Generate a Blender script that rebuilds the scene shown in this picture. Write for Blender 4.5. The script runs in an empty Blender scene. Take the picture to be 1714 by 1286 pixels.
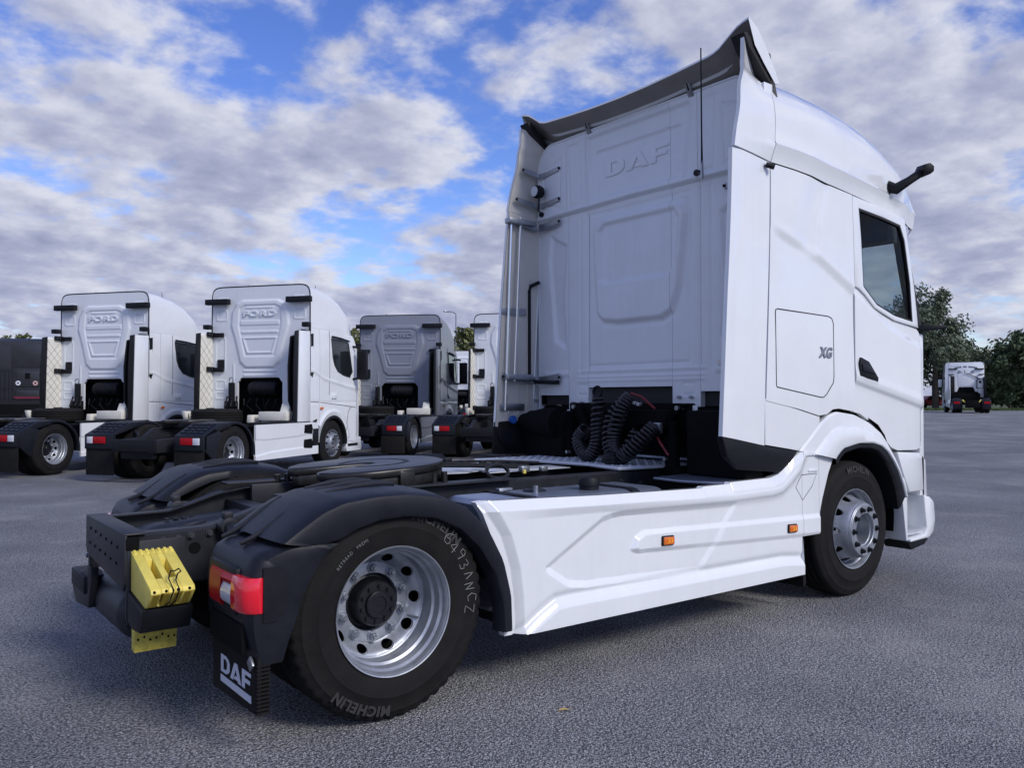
import bpy, bmesh, math, random
import numpy as np
from mathutils import Vector, Matrix
R = math.radians
random.seed(7); rng = np.random.default_rng(7)
SC = bpy.context.scene
COL = SC.collection

# ------------------------------------------------------------ camera
CAM = (-1.956, -4.634, 1.506); YAW = R(52.259); PIT = R(0.997); FPX = 1392.1
cam = bpy.data.cameras.new('camera'); camo = bpy.data.objects.new('camera', cam); COL.objects.link(camo)
cam.sensor_width = 36; cam.lens = 36 * FPX / 1714; cam.clip_start = .05; cam.clip_end = 5000
camo.location = CAM; camo.rotation_euler = (R(90) + PIT, 0, YAW - R(90))
SC.camera = camo
SC.render.resolution_x = 1024; SC.render.resolution_y = 769

# ------------------------------------------------------------ light
SUN_AZ = R(-80)          # direction towards the sun, measured from +X in the XY plane
SUN_EL = R(36)
w = bpy.data.worlds.new('World'); SC.world = w; w.use_nodes = True
nt = w.node_tree; N = nt.nodes; L = nt.links; N.clear()
def nd(t, **k):
    n = N.new(t)
    for a, b in k.items(): setattr(n, a, b)
    return n
def mth(op, a, b=None, c=None):
    n = nd('ShaderNodeMath', operation=op)
    for i, x in enumerate((a, b, c)):
        if x is None: continue
        if isinstance(x, (int, float)): n.inputs[i].default_value = x
        else: L.new(x, n.inputs[i])
    return n.outputs[0]
sky = nd('ShaderNodeTexSky', sky_type='NISHITA', sun_disc=False, sun_elevation=SUN_EL, sun_rotation=R(90) - SUN_AZ,
         air_density=1.0, dust_density=0.3, ozone_density=4.0, altitude=200)
hs = nd('ShaderNodeHueSaturation'); hs.inputs['Hue'].default_value = .522; hs.inputs['Saturation'].default_value = 1.18; hs.inputs['Value'].default_value = 1.6
L.new(sky.outputs[0], hs.inputs['Color'])
tc = nd('ShaderNodeTexCoord'); sp = nd('ShaderNodeSeparateXYZ'); L.new(tc.outputs['Generated'], sp.inputs[0])
zz = mth('MAXIMUM', sp.outputs[2], 0.0)
zd = mth('ADD', zz, 0.26)
cx_ = mth('DIVIDE', sp.outputs[0], zd); cy_ = mth('DIVIDE', sp.outputs[1], zd)
cv = nd('ShaderNodeCombineXYZ'); L.new(cx_, cv.inputs[0]); L.new(cy_, cv.inputs[1]); cv.inputs[2].default_value = 3.1
def noise(vec, scale, detail, rough, off=(0, 0, 0), dist=0.0):
    m = nd('ShaderNodeMapping'); m.inputs['Location'].default_value = off; L.new(vec, m.inputs[0])
    n = nd('ShaderNodeTexNoise'); n.inputs['Scale'].default_value = scale; n.inputs['Detail'].default_value = detail
    n.inputs['Roughness'].default_value = rough; n.inputs['Distortion'].default_value = dist
    L.new(m.outputs[0], n.inputs['Vector']); return n.outputs[0]
CO = (15.7, 8.1, 0)
big = noise(cv.outputs[0], 1.0, 2, .5, CO)
med = noise(cv.outputs[0], 4.4, 9, .54, CO, .08)
fin = noise(cv.outputs[0], 9.5, 8, .55, CO, .1)
dens = mth('ADD', mth('ADD', mth('MULTIPLY', big, .75), mth('MULTIPLY', med, .75)), mth('MULTIPLY', fin, .32))
dens = mth('ADD', dens, mth('MULTIPLY', mth('SUBTRACT', 0.35, zz), 0.20))
dens = mth('ADD', dens, mth('MULTIPLY', mth('MAXIMUM', mth('SUBTRACT', 0.16, zz), 0.0), 1.1))
def ramp(v, a, b, c0=(0, 0, 0, 1), c1=(1, 1, 1, 1)):
    n = nd('ShaderNodeValToRGB'); e = n.color_ramp.elements
    e[0].position = a; e[0].color = c0; e[1].position = b; e[1].color = c1
    n.color_ramp.interpolation = 'EASE'; L.new(v, n.inputs[0]); return n.outputs[0]
mask = ramp(mth('MULTIPLY', dens, .6), .485, .59)
# cloud tone: thick bases grey-lavender, thin parts and sunward edges white
soff = (CO[0] + .05 * math.cos(SUN_AZ), CO[1] + .05 * math.sin(SUN_AZ), 0)
med2 = noise(cv.outputs[0], 4.4, 9, .54, (CO[0] + .04, CO[1] - .032, 0), .08)
lit = mth('SUBTRACT', med, med2)
thick = ramp(mth('MULTIPLY', dens, .6), .53, .76)
tone = mth('ADD', mth('MULTIPLY', lit, 2.4), mth('SUBTRACT', 0.78, mth('MULTIPLY', thick, .55)))
CLD = nd('ShaderNodeValToRGB'); e = CLD.color_ramp.elements
e[0].position = .12; e[0].color = (2.7, 3.0, 4.5, 1)
e[1].position = .95; e[1].color = (6.3, 6.5, 7.5, 1)
x_ = e.new(.5); x_.color = (3.9, 4.2, 5.7, 1)
L.new(tone, CLD.inputs[0])
mx = nd('ShaderNodeMix', data_type='RGBA'); L.new(mask, mx.inputs[0]); L.new(hs.outputs[0], mx.inputs[6]); L.new(CLD.outputs[0], mx.inputs[7])
bg = nd('ShaderNodeBackground'); bg.inputs[1].default_value = 0.09
L.new(mx.outputs[2], bg.inputs[0])
ow = nd('ShaderNodeOutputWorld'); L.new(bg.outputs[0], ow.inputs[0])
sl = bpy.data.lights.new('sun', 'SUN'); sl.energy = 2.0; sl.angle = R(18); sl.color = (1.0, .955, .90)
so = bpy.data.objects.new('sun', sl); COL.objects.link(so)
sd = Vector((math.cos(SUN_EL) * math.cos(SUN_AZ), math.cos(SUN_EL) * math.sin(SUN_AZ), math.sin(SUN_EL)))
so.rotation_euler = sd.to_track_quat('Z', 'Y').to_euler(); so.location = sd * 30
vs = SC.view_settings; vs.view_transform = 'Standard'; vs.look = 'None'; vs.exposure = 0.28; vs.gamma = 1; vs.use_curve_mapping = False

# ------------------------------------------------------------ helpers: photo pixel -> point on a known plane
_F = np.array([math.cos(YAW), math.sin(YAW), 0]); _R = np.array([math.sin(YAW), -math.cos(YAW), 0]); _U = np.array([0, 0, 1.])
_F2 = _F * math.cos(PIT) + _U * math.sin(PIT); _U2 = -_F * math.sin(PIT) + _U * math.cos(PIT)
def px(u, v, ax, val):
    d = _F2 + _R * (u - 857) / FPX + _U2 * (643 - v) / FPX; o = np.array(CAM); i = 'xyz'.index(ax)
    return o + d * ((val - o[i]) / d[i])
def sxz(pts, y=-1.25): return [(p[0], p[2]) for p in (px(u, v, 'y', y) for u, v in pts)]
def gpos(u, d):           # ground point seen in picture column u at depth d
    p = np.array(CAM) + _F * d + _R * (u - 857) / FPX * d
    return float(p[0]), float(p[1])

# ------------------------------------------------------------ materials
MATS = {}
def mat(name, col, rough=.5, metal=0., coat=0., nscale=0, namp=.15, bump=0, bscale=60, spec=.5, **k):
    if name in MATS: return MATS[name]
    m = bpy.data.materials.new(name); m.use_nodes = True; t = m.node_tree; b = t.nodes['Principled BSDF']
    b.inputs['Base Color'].default_value = (*col, 1); b.inputs['Roughness'].default_value = rough
    b.inputs['Metallic'].default_value = metal; b.inputs['Coat Weight'].default_value = coat; b.inputs['Coat Roughness'].default_value = .08
    b.inputs['Specular IOR Level'].default_value = spec
    tcn = t.nodes.new('ShaderNodeTexCoord')
    if nscale:
        n = t.nodes.new('ShaderNodeTexNoise'); n.inputs['Scale'].default_value = nscale; n.inputs['Detail'].default_value = 7
        n.inputs['Roughness'].default_value = .65
        t.links.new(tcn.outputs['Object'], n.inputs['Vector'])
        r = t.nodes.new('ShaderNodeValToRGB'); e = r.color_ramp.elements
        e[0].position = .3; e[1].position = .72
        e[0].color = (*[c * (1 - namp) for c in col], 1); e[1].color = (*[min(1, c * (1 + namp)) for c in col], 1)
        t.links.new(n.outputs[0], r.inputs[0]); t.links.new(r.outputs[0], b.inputs['Base Color'])
        q = t.nodes.new('ShaderNodeMapRange'); q.inputs[3].default_value = rough * .85; q.inputs[4].default_value = min(1, rough * 1.2)
        t.links.new(n.outputs[0], q.inputs[0]); t.links.new(q.outputs[0], b.inputs['Roughness'])
    if bump:
        n2 = t.nodes.new('ShaderNodeTexNoise'); n2.inputs['Scale'].default_value = bscale; n2.inputs['Detail'].default_value = 4
        t.links.new(tcn.outputs['Object'], n2.inputs['Vector'])
        bp = t.nodes.new('ShaderNodeBump'); bp.inputs['Strength'].default_value = bump; bp.inputs['Distance'].default_value = .004
        t.links.new(n2.outputs[0], bp.inputs['Height']); t.links.new(bp.outputs[0], b.inputs['Normal'])
    for a, v in k.items(): b.inputs[a.replace('_', ' ')].default_value = v
    MATS[name] = m; return m
WHITE = mat('white paint', (.78, .80, .815), .16, 0, 1.0, 3, .03)
WALLW = mat('shade-tinted wall white', (.76, .79, .83), .40, 0, .15, 4, .035)  # white with a cool tint: the rear walls' blue shade put into the colour
def streaks(m, amt):        # faint vertical run marks and grime
    t = m.node_tree; b = t.nodes['Principled BSDF']; src = b.inputs['Base Color'].links[0].from_socket
    tcn = t.nodes.new('ShaderNodeTexCoord'); mp = t.nodes.new('ShaderNodeMapping'); mp.inputs['Scale'].default_value = (14, 14, .7); t.links.new(tcn.outputs['Object'], mp.inputs[0])
    n = t.nodes.new('ShaderNodeTexNoise'); n.inputs['Scale'].default_value = 1.6; n.inputs['Detail'].default_value = 6; t.links.new(mp.outputs[0], n.inputs['Vector'])
    n2 = t.nodes.new('ShaderNodeTexNoise'); n2.inputs['Scale'].default_value = 1.3; n2.inputs['Detail'].default_value = 5; t.links.new(tcn.outputs['Object'], n2.inputs['Vector'])
    mu = t.nodes.new('ShaderNodeMath'); mu.operation = 'MULTIPLY'; t.links.new(n.outputs[0], mu.inputs[0]); t.links.new(n2.outputs[0], mu.inputs[1])
    r = t.nodes.new('ShaderNodeMapRange'); r.inputs[1].default_value = .25; r.inputs[2].default_value = .45; r.inputs[3].default_value = 0; r.inputs[4].default_value = amt; t.links.new(mu.outputs[0], r.inputs[0])
    mx_ = t.nodes.new('ShaderNodeMix'); mx_.data_type = 'RGBA'; t.links.new(r.outputs[0], mx_.inputs[0]); t.links.new(src, mx_.inputs[6]); mx_.inputs[7].default_value = (.30, .29, .27, 1)
    t.links.new(mx_.outputs[2], b.inputs['Base Color'])
streaks(WALLW, .06); streaks(WHITE, .05)
GREYP = mat('grey paint', (.15, .16, .18), .28, .3, .5, 3, .06)
BEIGE = mat('beige lining', (.62, .59, .53), .55, 0, 0, 5, .05)  # one beige tone for the inner faces of the deflectors
UNDER = mat('spoiler underside', (.27, .25, .23), .6, 0, 0, 5, .15)
BLACK = mat('black plastic', (.009, .010, .013), .5, 0, 0, 14, .25, .25, 220, .22)
FEND = mat('fender plastic', (.011, .0125, .018), .42, 0, 0, 9, .2, .25, 260, .25)
FRAME = mat('chassis paint', (.020, .022, .027), .45, .05, 0, 12, .25, spec=.3)
DARK = mat('deep black', (.0045, .0048, .0055), .8, 0, 0, 8, .3, spec=.12)
RUBBER = mat('tyre rubber', (.0105, .010, .0098), .78, 0, 0, 7, .45, .2, 150, .22)
RUBL = mat('raised tyre lettering', (.032, .031, .030), .7)
RIM = mat('silver rim', (.38, .40, .44), .40, .65, 0, 9, .22)
NUT = mat('steel nut', (.34, .36, .40), .38, .8, 0, 30, .2)
HUBB = mat('black hub', (.010, .011, .014), .4, .2, 0, 20, .3)
STEEL = mat('galvanised steel', (.36, .38, .41), .36, .85, 0, 25, .15)
CHROME = mat('polished tube', (.72, .74, .78), .16, 1.0)
ALU = mat('aluminium tread plate', (.60, .63, .68), .42, .25, 0, 6, .1)
TANK = mat('tank aluminium', (.30, .34, .42), .32, .7, 0, 4, .15)
YEL = mat('yellow plastic', (.80, .66, .13), .5, 0, 0, 16, .12)
RED = mat('red lens', (.36, .006, .012), .35, 0, 0, spec=.18)
REDL = mat('bright red lens', (.80, .012, .03), .1, 0, .8)
CLEAR = mat('clear lens', (.62, .64, .68), .12, 0, .6)
ORANGE = mat('amber lens', (.72, .16, .01), .15, 0, .6)
AMBER2 = mat('pale amber lens', (.95, .40, .05), .2)  # paler amber colour for the chevrons on the marker lenses
GLASS = mat('window glass', (.55, .62, .64), .02, 0, 0, Transmission_Weight=1.0, IOR=1.1)
SMOKE = mat('dark glass', (.012, .016, .018), .04, 0, .5)
CREAM = mat('cream cover', (.74, .72, .64), .6, 0, 0, 6, .08)
PRINT = mat('pale print', (.62, .65, .72), .5)
CHALK = mat('chalk', (.36, .36, .35), .9)
REDC = mat('red cable', (.20, .012, .02), .5)
BLUEC = mat('blue cap', (.03, .12, .42), .4)
GREASE = mat('greasy steel', (.035, .034, .033), .34, .6, 0, 7, .45)
SEALM = mat('panel gap', (.012, .012, .014), .7)
SEAT = mat('seat cloth', (.03, .03, .034), .9)

# ------------------------------------------------------------ mesh collector
class MB:
    def __init__(s): s.v = []; s.f = []
    def add(s, V, Fc):
        o = len(s.v); s.v += [tuple(map(float, p)) for p in V]; s.f += [tuple(i + o for i in q) for q in Fc]; return s
    def box(s, x0, x1, y0, y1, z0, z1, M=None):
        V = [Vector((x, y, z)) for x in (x0, x1) for y in (y0, y1) for z in (z0, z1)]
        if M is not None: V = [M @ p for p in V]
        return s.add(V, [(0, 1, 3, 2), (4, 6, 7, 5), (0, 4, 5, 1), (2, 3, 7, 6), (0, 2, 6, 4), (1, 5, 7, 3)])
    def prism(s, pts, pl, a, b):
        n = len(pts)
        def mk(p, q):
            return {'xz': (p[0], q, p[1]), 'yz': (q, p[0], p[1]), 'xy': (p[0], p[1], q)}[pl]
        V = [mk(p, a) for p in pts] + [mk(p, b) for p in pts]
        return s.add(V, [tuple(range(n))[::-1], tuple(range(n, 2 * n))] + [(i, (i + 1) % n, (i + 1) % n + n, i + n) for i in range(n)])
    def ringprism(s, outer, inner, pl, a, b):
        n = len(outer)
        def mk(p, q): return {'xz': (p[0], q, p[1]), 'yz': (q, p[0], p[1]), 'xy': (p[0], p[1], q)}[pl]
        V = [mk(p, a) for p in outer] + [mk(p, a) for p in inner] + [mk(p, b) for p in outer] + [mk(p, b) for p in inner]
        Fc = []
        for i in range(n):
            j = (i + 1) % n
            Fc += [(i, j, n + j, n + i), (2 * n + i, 3 * n + i, 3 * n + j, 2 * n + j), (i, 2 * n + i, 2 * n + j, j), (n + i, n + j, 3 * n + j, 3 * n + i)]
        return s.add(V, Fc)
    def cyl(s, p0, p1, r0, r1=None, n=16):
        p0 = Vector(p0); p1 = Vector(p1); r1 = r0 if r1 is None else r1
        q = (p1 - p0).to_track_quat('Z', 'Y'); V = []
        for p, r in ((p0, r0), (p1, r1)):
            for i in range(n):
                a = 2 * math.pi * i / n; V.append(p + q @ Vector((r * math.cos(a), r * math.sin(a), 0)))
        return s.add(V, [tuple(range(n))[::-1], tuple(range(n, 2 * n))] + [(i, (i + 1) % n, (i + 1) % n + n, i + n) for i in range(n)])
    def tube(s, path, r, n=8, closed=False):
        P = [Vector(p) for p in path]; m = len(P); V = []; up = Vector((.12, .23, 1)).normalized()
        rr = r if hasattr(r, '__len__') else [r] * m
        for i, p in enumerate(P):
            if closed: t = P[(i + 1) % m] - P[i - 1]
            else: t = P[min(i + 1, m - 1)] - P[max(i - 1, 0)]
            t.normalize(); a = t.cross(up)
            if a.length < .05: a = t.cross(Vector((1, 0, 0)))
            a.normalize(); b = t.cross(a)
            for k in range(n):
                g = 2 * math.pi * k / n; V.append(p + rr[i] * (a * math.cos(g) + b * math.sin(g)))
        Fc = []
        for i in range(m if closed else m - 1):
            j = (i + 1) % m
            for k in range(n): Fc.append((i * n + k, i * n + (k + 1) % n, j * n + (k + 1) % n, j * n + k))
        if not closed: Fc += [tuple(range(n))[::-1], tuple((m - 1) * n + k for k in range(n))]
        return s.add(V, Fc)
    def grid(s, G, cu=False, cv=False, skip=None):
        G = np.asarray(G, float); a, b = G.shape[:2]; Fc = []
        for i in range(a if cu else a - 1):
            for j in range(b if cv else b - 1):
                if skip is not None and skip(i, j): continue
                i2 = (i + 1) % a; j2 = (j + 1) % b
                Fc.append((i * b + j, i2 * b + j, i2 * b + j2, i * b + j2))
        return s.add(G.reshape(-1, 3), Fc)
    def lathe(s, prof, n=64, c=(0, 0, 0), ax='y'):
        G = []
        for i in range(n):
            a = 2 * math.pi * i / n; ca, sa = math.cos(a), math.sin(a)
            if ax == 'y': G.append([(c[0] + r * ca, c[1] + h, c[2] + r * sa) for r, h in prof])
            elif ax == 'z': G.append([(c[0] + r * ca, c[1] + r * sa, c[2] + h) for r, h in prof])
            else: G.append([(c[0] + h, c[1] + r * ca, c[2] + r * sa) for r, h in prof])
        return s.grid(G, cu=True)
    def build(s, name, m, parent=None, smooth=35, bevel=0, seg=2, loc=None, weld=False):
        me = bpy.data.meshes.new(name); me.from_pydata(s.v, [], s.f); me.update()
        bm = bmesh.new(); bm.from_mesh(me)
        if weld: bmesh.ops.remove_doubles(bm, verts=bm.verts, dist=.0005)
        bmesh.ops.recalc_face_normals(bm, faces=bm.faces)
        if bevel:
            ed = [e for e in bm.edges if len(e.link_faces) == 2 and e.calc_face_angle(0) > R(28)]
            bmesh.ops.bevel(bm, geom=ed, offset=bevel, segments=seg, affect='EDGES', profile=.5, clamp_overlap=True)
        bm.to_mesh(me); bm.free()
        if smooth:
            me.polygons.foreach_set('use_smooth', [True] * len(me.polygons)); me.set_sharp_from_angle(angle=R(smooth))
        me.materials.append(m)
        o = bpy.data.objects.new(name, me); COL.objects.link(o)
        if parent: o.parent = parent
        if loc: o.location = loc
        return o
def empty(name, loc=(0, 0, 0), rz=0, label=None, cat=None, group=None):
    o = bpy.data.objects.new(name, None); COL.objects.link(o); o.location = loc; o.rotation_euler = (0, 0, rz); o.empty_display_size = .2
    tag(o, label, cat, group); return o
def tag(o, label=None, cat=None, group=None, kind=None):
    if label: o['label'] = label
    if cat: o['category'] = cat
    if group: o['group'] = group
    if kind: o['kind'] = kind
    return o
def copy_tree(o, parent=None):
    c = o.copy(); COL.objects.link(c); c.parent = parent
    for ch in [k for k in o.children]: copy_tree(ch, c)
    return c
def place(src, parent, loc, rot=None):
    c = src.copy(); COL.objects.link(c); c.parent = parent; c.location = loc
    if rot: c.rotation_euler = rot
    return c
def pw(x, pts):
    return np.interp(x, [p[0] for p in pts], [p[1] for p in pts])
def sms(a, b, x):
    t = np.clip((x - a) / (b - a), 0, 1); return t * t * (3 - 2 * t)
def sdpoly(X, Z, poly):      # signed distance, negative inside
    P = np.array(poly, float); d = np.full(X.shape, 1e9); ins = np.zeros(X.shape, bool); n = len(P)
    for i in range(n):
        a = P[i]; b = P[(i + 1) % n]; e = b - a
        t = np.clip(((X - a[0]) * e[0] + (Z - a[1]) * e[1]) / (e @ e), 0, 1)
        d = np.minimum(d, np.hypot(X - a[0] - t * e[0], Z - a[1] - t * e[1]))
        c = ((a[1] > Z) != (b[1] > Z)) & (X < (b[0] - a[0]) * (Z - a[1]) / (b[1] - a[1] + 1e-12) + a[0]); ins ^= c
    return np.where(ins, -d, d)
def dline(X, Z, poly):       # distance to an open polyline, and which side (positive = above)
    P = np.array(poly, float); d = np.full(X.shape, 1e9)
    for i in range(len(P) - 1):
        a = P[i]; e = P[i + 1] - a; t = np.clip(((X - a[0]) * e[0] + (Z - a[1]) * e[1]) / (e @ e), 0, 1)
        d = np.minimum(d, np.hypot(X - a[0] - t * e[0], Z - a[1] - t * e[1]))
    return d * np.sign(Z - np.interp(X, P[:, 0], P[:, 1]))
def rrect(y0, y1, z0, z1, r, n=5):
    o = []
    for cx, cz, a in ((y1 - r, z1 - r, 0), (y0 + r, z1 - r, 90), (y0 + r, z0 + r, 180), (y1 - r, z0 + r, 270)):
        for i in range(n + 1): o.append((cx + r * math.cos(R(a + 90 * i / n)), cz + r * math.sin(R(a + 90 * i / n))))
    return o
def colpanel(xs, zlo, zhi, nz, surf, flange=.03, fdir=(0, 1, 0), swap=False):
    """sheet over columns xs between the curves zlo and zhi; surf(X,Z) -> third coordinate; rim turned back by flange"""
    xs = np.array(xs, float); t = np.linspace(0, 1, nz)
    X = np.repeat(xs[:, None], nz, 1); Z = zlo(xs)[:, None] + (zhi(xs) - zlo(xs))[:, None] * t[None]
    Y = surf(X, Z); G = np.stack([Y, X, Z], -1) if swap else np.stack([X, Y, Z], -1)
    m = MB(); jump = [abs(zlo(xs[i:i + 2])[1] - zlo(xs[i:i + 2])[0]) > .04 and xs[i + 1] - xs[i] < .006 for i in range(len(xs) - 1)]
    m.grid(G, skip=lambda i, j: jump[i])
    if flange:
        fd = np.array(fdir) * flange
        for E in (G[0], G[-1], G[:, 0], G[:, -1]): m.grid(np.stack([E, E + fd], 1))
    return m
def rowpanel(zs, xlo, xhi, nx, surf, flange=.03, fdir=(0, 1, 0)):
    zs = np.array(zs, float); t = np.linspace(0, 1, nx); Z = np.repeat(zs[:, None], nx, 1)
    X = xlo(zs)[:, None] + (xhi(zs) - xlo(zs))[:, None] * t[None]
    G = np.stack([X, surf(X, Z), Z], -1); m = MB(); m.grid(G)
    if flange:
        fd = np.array(fdir) * flange
        for E in (G[0], G[-1], G[:, 0], G[:, -1]): m.grid(np.stack([E, E + fd], 1))
    return m
def textmesh(body, size, ext=.004, bold=0.0, spacing=1.0, res=3, align='CENTER'):
    cu = bpy.data.curves.new('lettering', 'FONT'); cu.body = body; cu.size = size; cu.extrude = ext; cu.offset = bold
    cu.align_x = align; cu.space_character = spacing; cu.resolution_u = res
    o = bpy.data.objects.new('lettering', cu); COL.objects.link(o)
    me = bpy.data.meshes.new_from_object(o.evaluated_get(bpy.context.evaluated_depsgraph_get()))
    bpy.data.objects.remove(o); return me
def textobj(name, body, size, m, parent, fn, **k):
    me = textmesh(body, size, **k)
    for v in me.vertices: v.co = Vector(fn(*v.co))
    me.materials.clear(); me.materials.append(m); me.update()
    o = bpy.data.objects.new(name, me); COL.objects.link(o); o.parent = parent; return o
LET = {   # block letters on a unit-high cell
    'D': ([(0, 0), (.55, 0), (.78, .12), (.9, .3), (.9, .7), (.78, .88), (.55, 1), (0, 1)], [(.26, .2), (.5, .2), (.6, .27), (.64, .38), (.64, .62), (.6, .73), (.5, .8), (.26, .8)]),
    'A': ([(0, 0), (.28, 0), (.54, .68), (.68, .3), (.46, .3), (.37, .1), (.74, .1), (.78, 0), (1.06, 0), (.68, 1), (.4, 1)], None),
    'F': ([(0, 0), (.27, 0), (.27, .36), (.74, .36), (.74, .58), (.27, .58), (.27, .79), (.82, .79), (.82, 1), (0, 1)], None)}
def daf_letters(fn, depth, mirror_fn=None):
    """fn(x,z,t) -> point; x runs over the word (0..3.1), z 0..1"""
    out = []
    for ch, ox in (('D', 0), ('A', .98), ('F', 2.12)):
        o, i = LET[ch]; m = MB()
        if i: m.ringprism([(a + ox, b) for a, b in o], [(a + ox, b) for a, b in i], 'xy', 0, depth)
        else: m.prism([(a + ox, b) for a, b in o], 'xy', 0, depth)
        m.v = [tuple(fn(*p)) for p in m.v]; out.append(m)
    return out
# ------------------------------------------------------------ wheels (outer face looks to -Y, hub at the origin)
TR = .513
def tyre_mesh(hw=.155, n=150, notch=True):
    prof = [(.288, -hw + .040), (.296, -hw + .022), (.306, -hw + .016), (.322, -hw + .010), (.352, -hw + .002), (.385, -hw), (.392, -hw - .002), (.396, -hw + .001),
            (.43, -hw + .005), (.455, -hw + .013), (.462, -hw + .012), (.478, -hw + .022), (.493, -hw + .028), (.503, -hw + .036), (.509, -hw + .052)]
    gr = []
    for g in (-.078, -.027, .027, .078): gr += [(.513, g - .008), (.498, g - .005), (.498, g + .005), (.513, g + .008)]
    full = prof + gr + [(r, -y) for r, y in prof[::-1]]
    G = []
    for i in range(n):
        a = 2 * math.pi * i / n; row = []
        for r, y in full:
            if notch and .475 < r and abs(y) > .09 and i % 3 == 0: r -= .011
            row.append((r * math.cos(a), y, r * math.sin(a)))
        G.append(row)
    return MB().grid(G, cu=True)
def disc(zf, r0, r1, hc, hr, ht, nh, nr=5, ph=0.):
    """disc of revolution y=zf(r) with nh oval hand holes of radial half size hr and tangential half size ht"""
    m = MB(); q = 2 * math.pi / nh
    for k in range(nh):
        a0 = k * q + ph; bnd = []
        for t in np.linspace(-.5, .5, 9)[:-1]: bnd.append((r1, t * q))
        for t in np.linspace(0, 1, 7)[:-1]: bnd.append((r1 + (r0 - r1) * t, .5 * q))
        for t in np.linspace(.5, -.5, 9)[:-1]: bnd.append((r0, t * q))
        for t in np.linspace(0, 1, 7)[:-1]: bnd.append((r0 + (r1 - r0) * t, -.5 * q))
        hole = []
        for r, t in bnd:
            g = math.atan2((t * hc) / ht, (r - hc) / hr); hole.append((hc + hr * math.cos(g), ht * math.sin(g) / hc))
        G = []
        for s in np.linspace(0, 1, nr):
            G.append([(b[0] + (h[0] - b[0]) * s, b[1] + (h[1] - b[1]) * s) for b, h in zip(bnd, hole)])
        G = [[(r * math.cos(a0 + t), zf(r), r * math.sin(a0 + t)) for r, t in row] for row in G]
        G.append([(x * .985, y + .014, z * .985) for x, y, z in G[-1]])
        m.grid(G, cv=True)
    return m
TYRE = tyre_mesh(); TYREF = tyre_mesh(notch=False)
def nut_mesh(s=1.15):
    m = MB(); m.lathe([(0, -.034 * s), (.009 * s, -.034 * s), (.011 * s, -.03 * s), (.011 * s, -.022 * s)], 12)
    m.cyl((0, -.026 * s, 0), (0, -.004 * s, 0), .0165 * s, .0175 * s, 6); m.cyl((0, -.005 * s, 0), (0, .006, 0), .0235 * s, .0235 * s, 14); return m
_first = {}
def inst(key, mk, name, m, parent, loc=(0, 0, 0), rot=None, **k):
    """one mesh per key, shared by every further copy"""
    if key not in _first:
        _first[key] = mk().build(name, m, parent, **k); o = _first[key]
    else:
        o = bpy.data.objects.new(name, _first[key].data); COL.objects.link(o); o.parent = parent
    o.location = loc
    if rot: o.rotation_euler = rot
    return o
def rear_wheel(parent, loc, rot=None, detail=True, name='wheel'):
    w = bpy.data.objects.new(name, None); COL.objects.link(w); w.parent = parent; w.location = loc; w.empty_display_size = .1
    if rot: w.rotation_euler = rot
    inst('tyre', lambda: TYRE, 'tyre', RUBBER, w, smooth=40)
    inst('tyre', lambda: TYRE, 'inner_tyre', RUBBER, w, (0, .345, 0))
    Y = -.155
    def rimf():
        m = MB(); m.lathe([(.290, Y + .03), (.297, Y + .008), (.3025, Y + .006), (.304, Y + .012), (.300, Y + .017), (.293, Y + .016), (.288, Y + .026), (.286, Y + .048), (.275, Y + .060), (.272, Y + .085), (.270, Y + .098), (.258, Y + .106), (.256, Y + .125), (.256, Y + .168), (.259, Y + .174), (.256, Y + .182), (.250, Y + .186)], 96)
        zf = lambda r: Y + .245 - .058 * sms(.188, .250, r)
        d = disc(zf, .196, .250, .2235, .0215, .030, 10); m.add(d.v, d.f)
        m.lathe([(.196, Y + .2435), (.190, Y + .2405), (.141, Y + .2405), (.139, Y + .27)], 60); return m
    inst('rrim', rimf, 'rim', RIM, w, smooth=30)
    def hubf():
        m = MB(); m.lathe([(.140, Y + .30), (.138, Y + .27), (.120, Y + .262), (.112, Y + .245), (.108, Y + .195), (.102, Y + .188), (.066, Y + .186), (.064, Y + .172), (.058, Y + .167), (.04, Y + .166), (.038, Y + .171), (0, Y + .171)], 40)
        for k in range(10):
            a = 2 * math.pi * k / 10 + .2; m.cyl((.085 * math.cos(a), Y + .190, .085 * math.sin(a)), (.085 * math.cos(a), Y + .174, .085 * math.sin(a)), .0095, n=6)
        m.cyl((0, Y + .28, 0), (0, Y + .34, 0), .25, n=40); return m
    inst('rhub', hubf, 'hub', HUBB, w, smooth=30)
    if detail:
        for k in range(10):
            a = 2 * math.pi * (k + .5) / 10; inst('nut', nut_mesh, 'wheel_nut', NUT, w, (.1675 * math.cos(a), Y + .2405, .1675 * math.sin(a)), smooth=25)
        m = MB(); m.tube([(.215 * math.cos(-.45), Y + .23, .215 * math.sin(-.45)), (.240 * math.cos(-.42), Y + .17, .240 * math.sin(-.42))], .006); m.build('valve', NUT, w)
    return w
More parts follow.
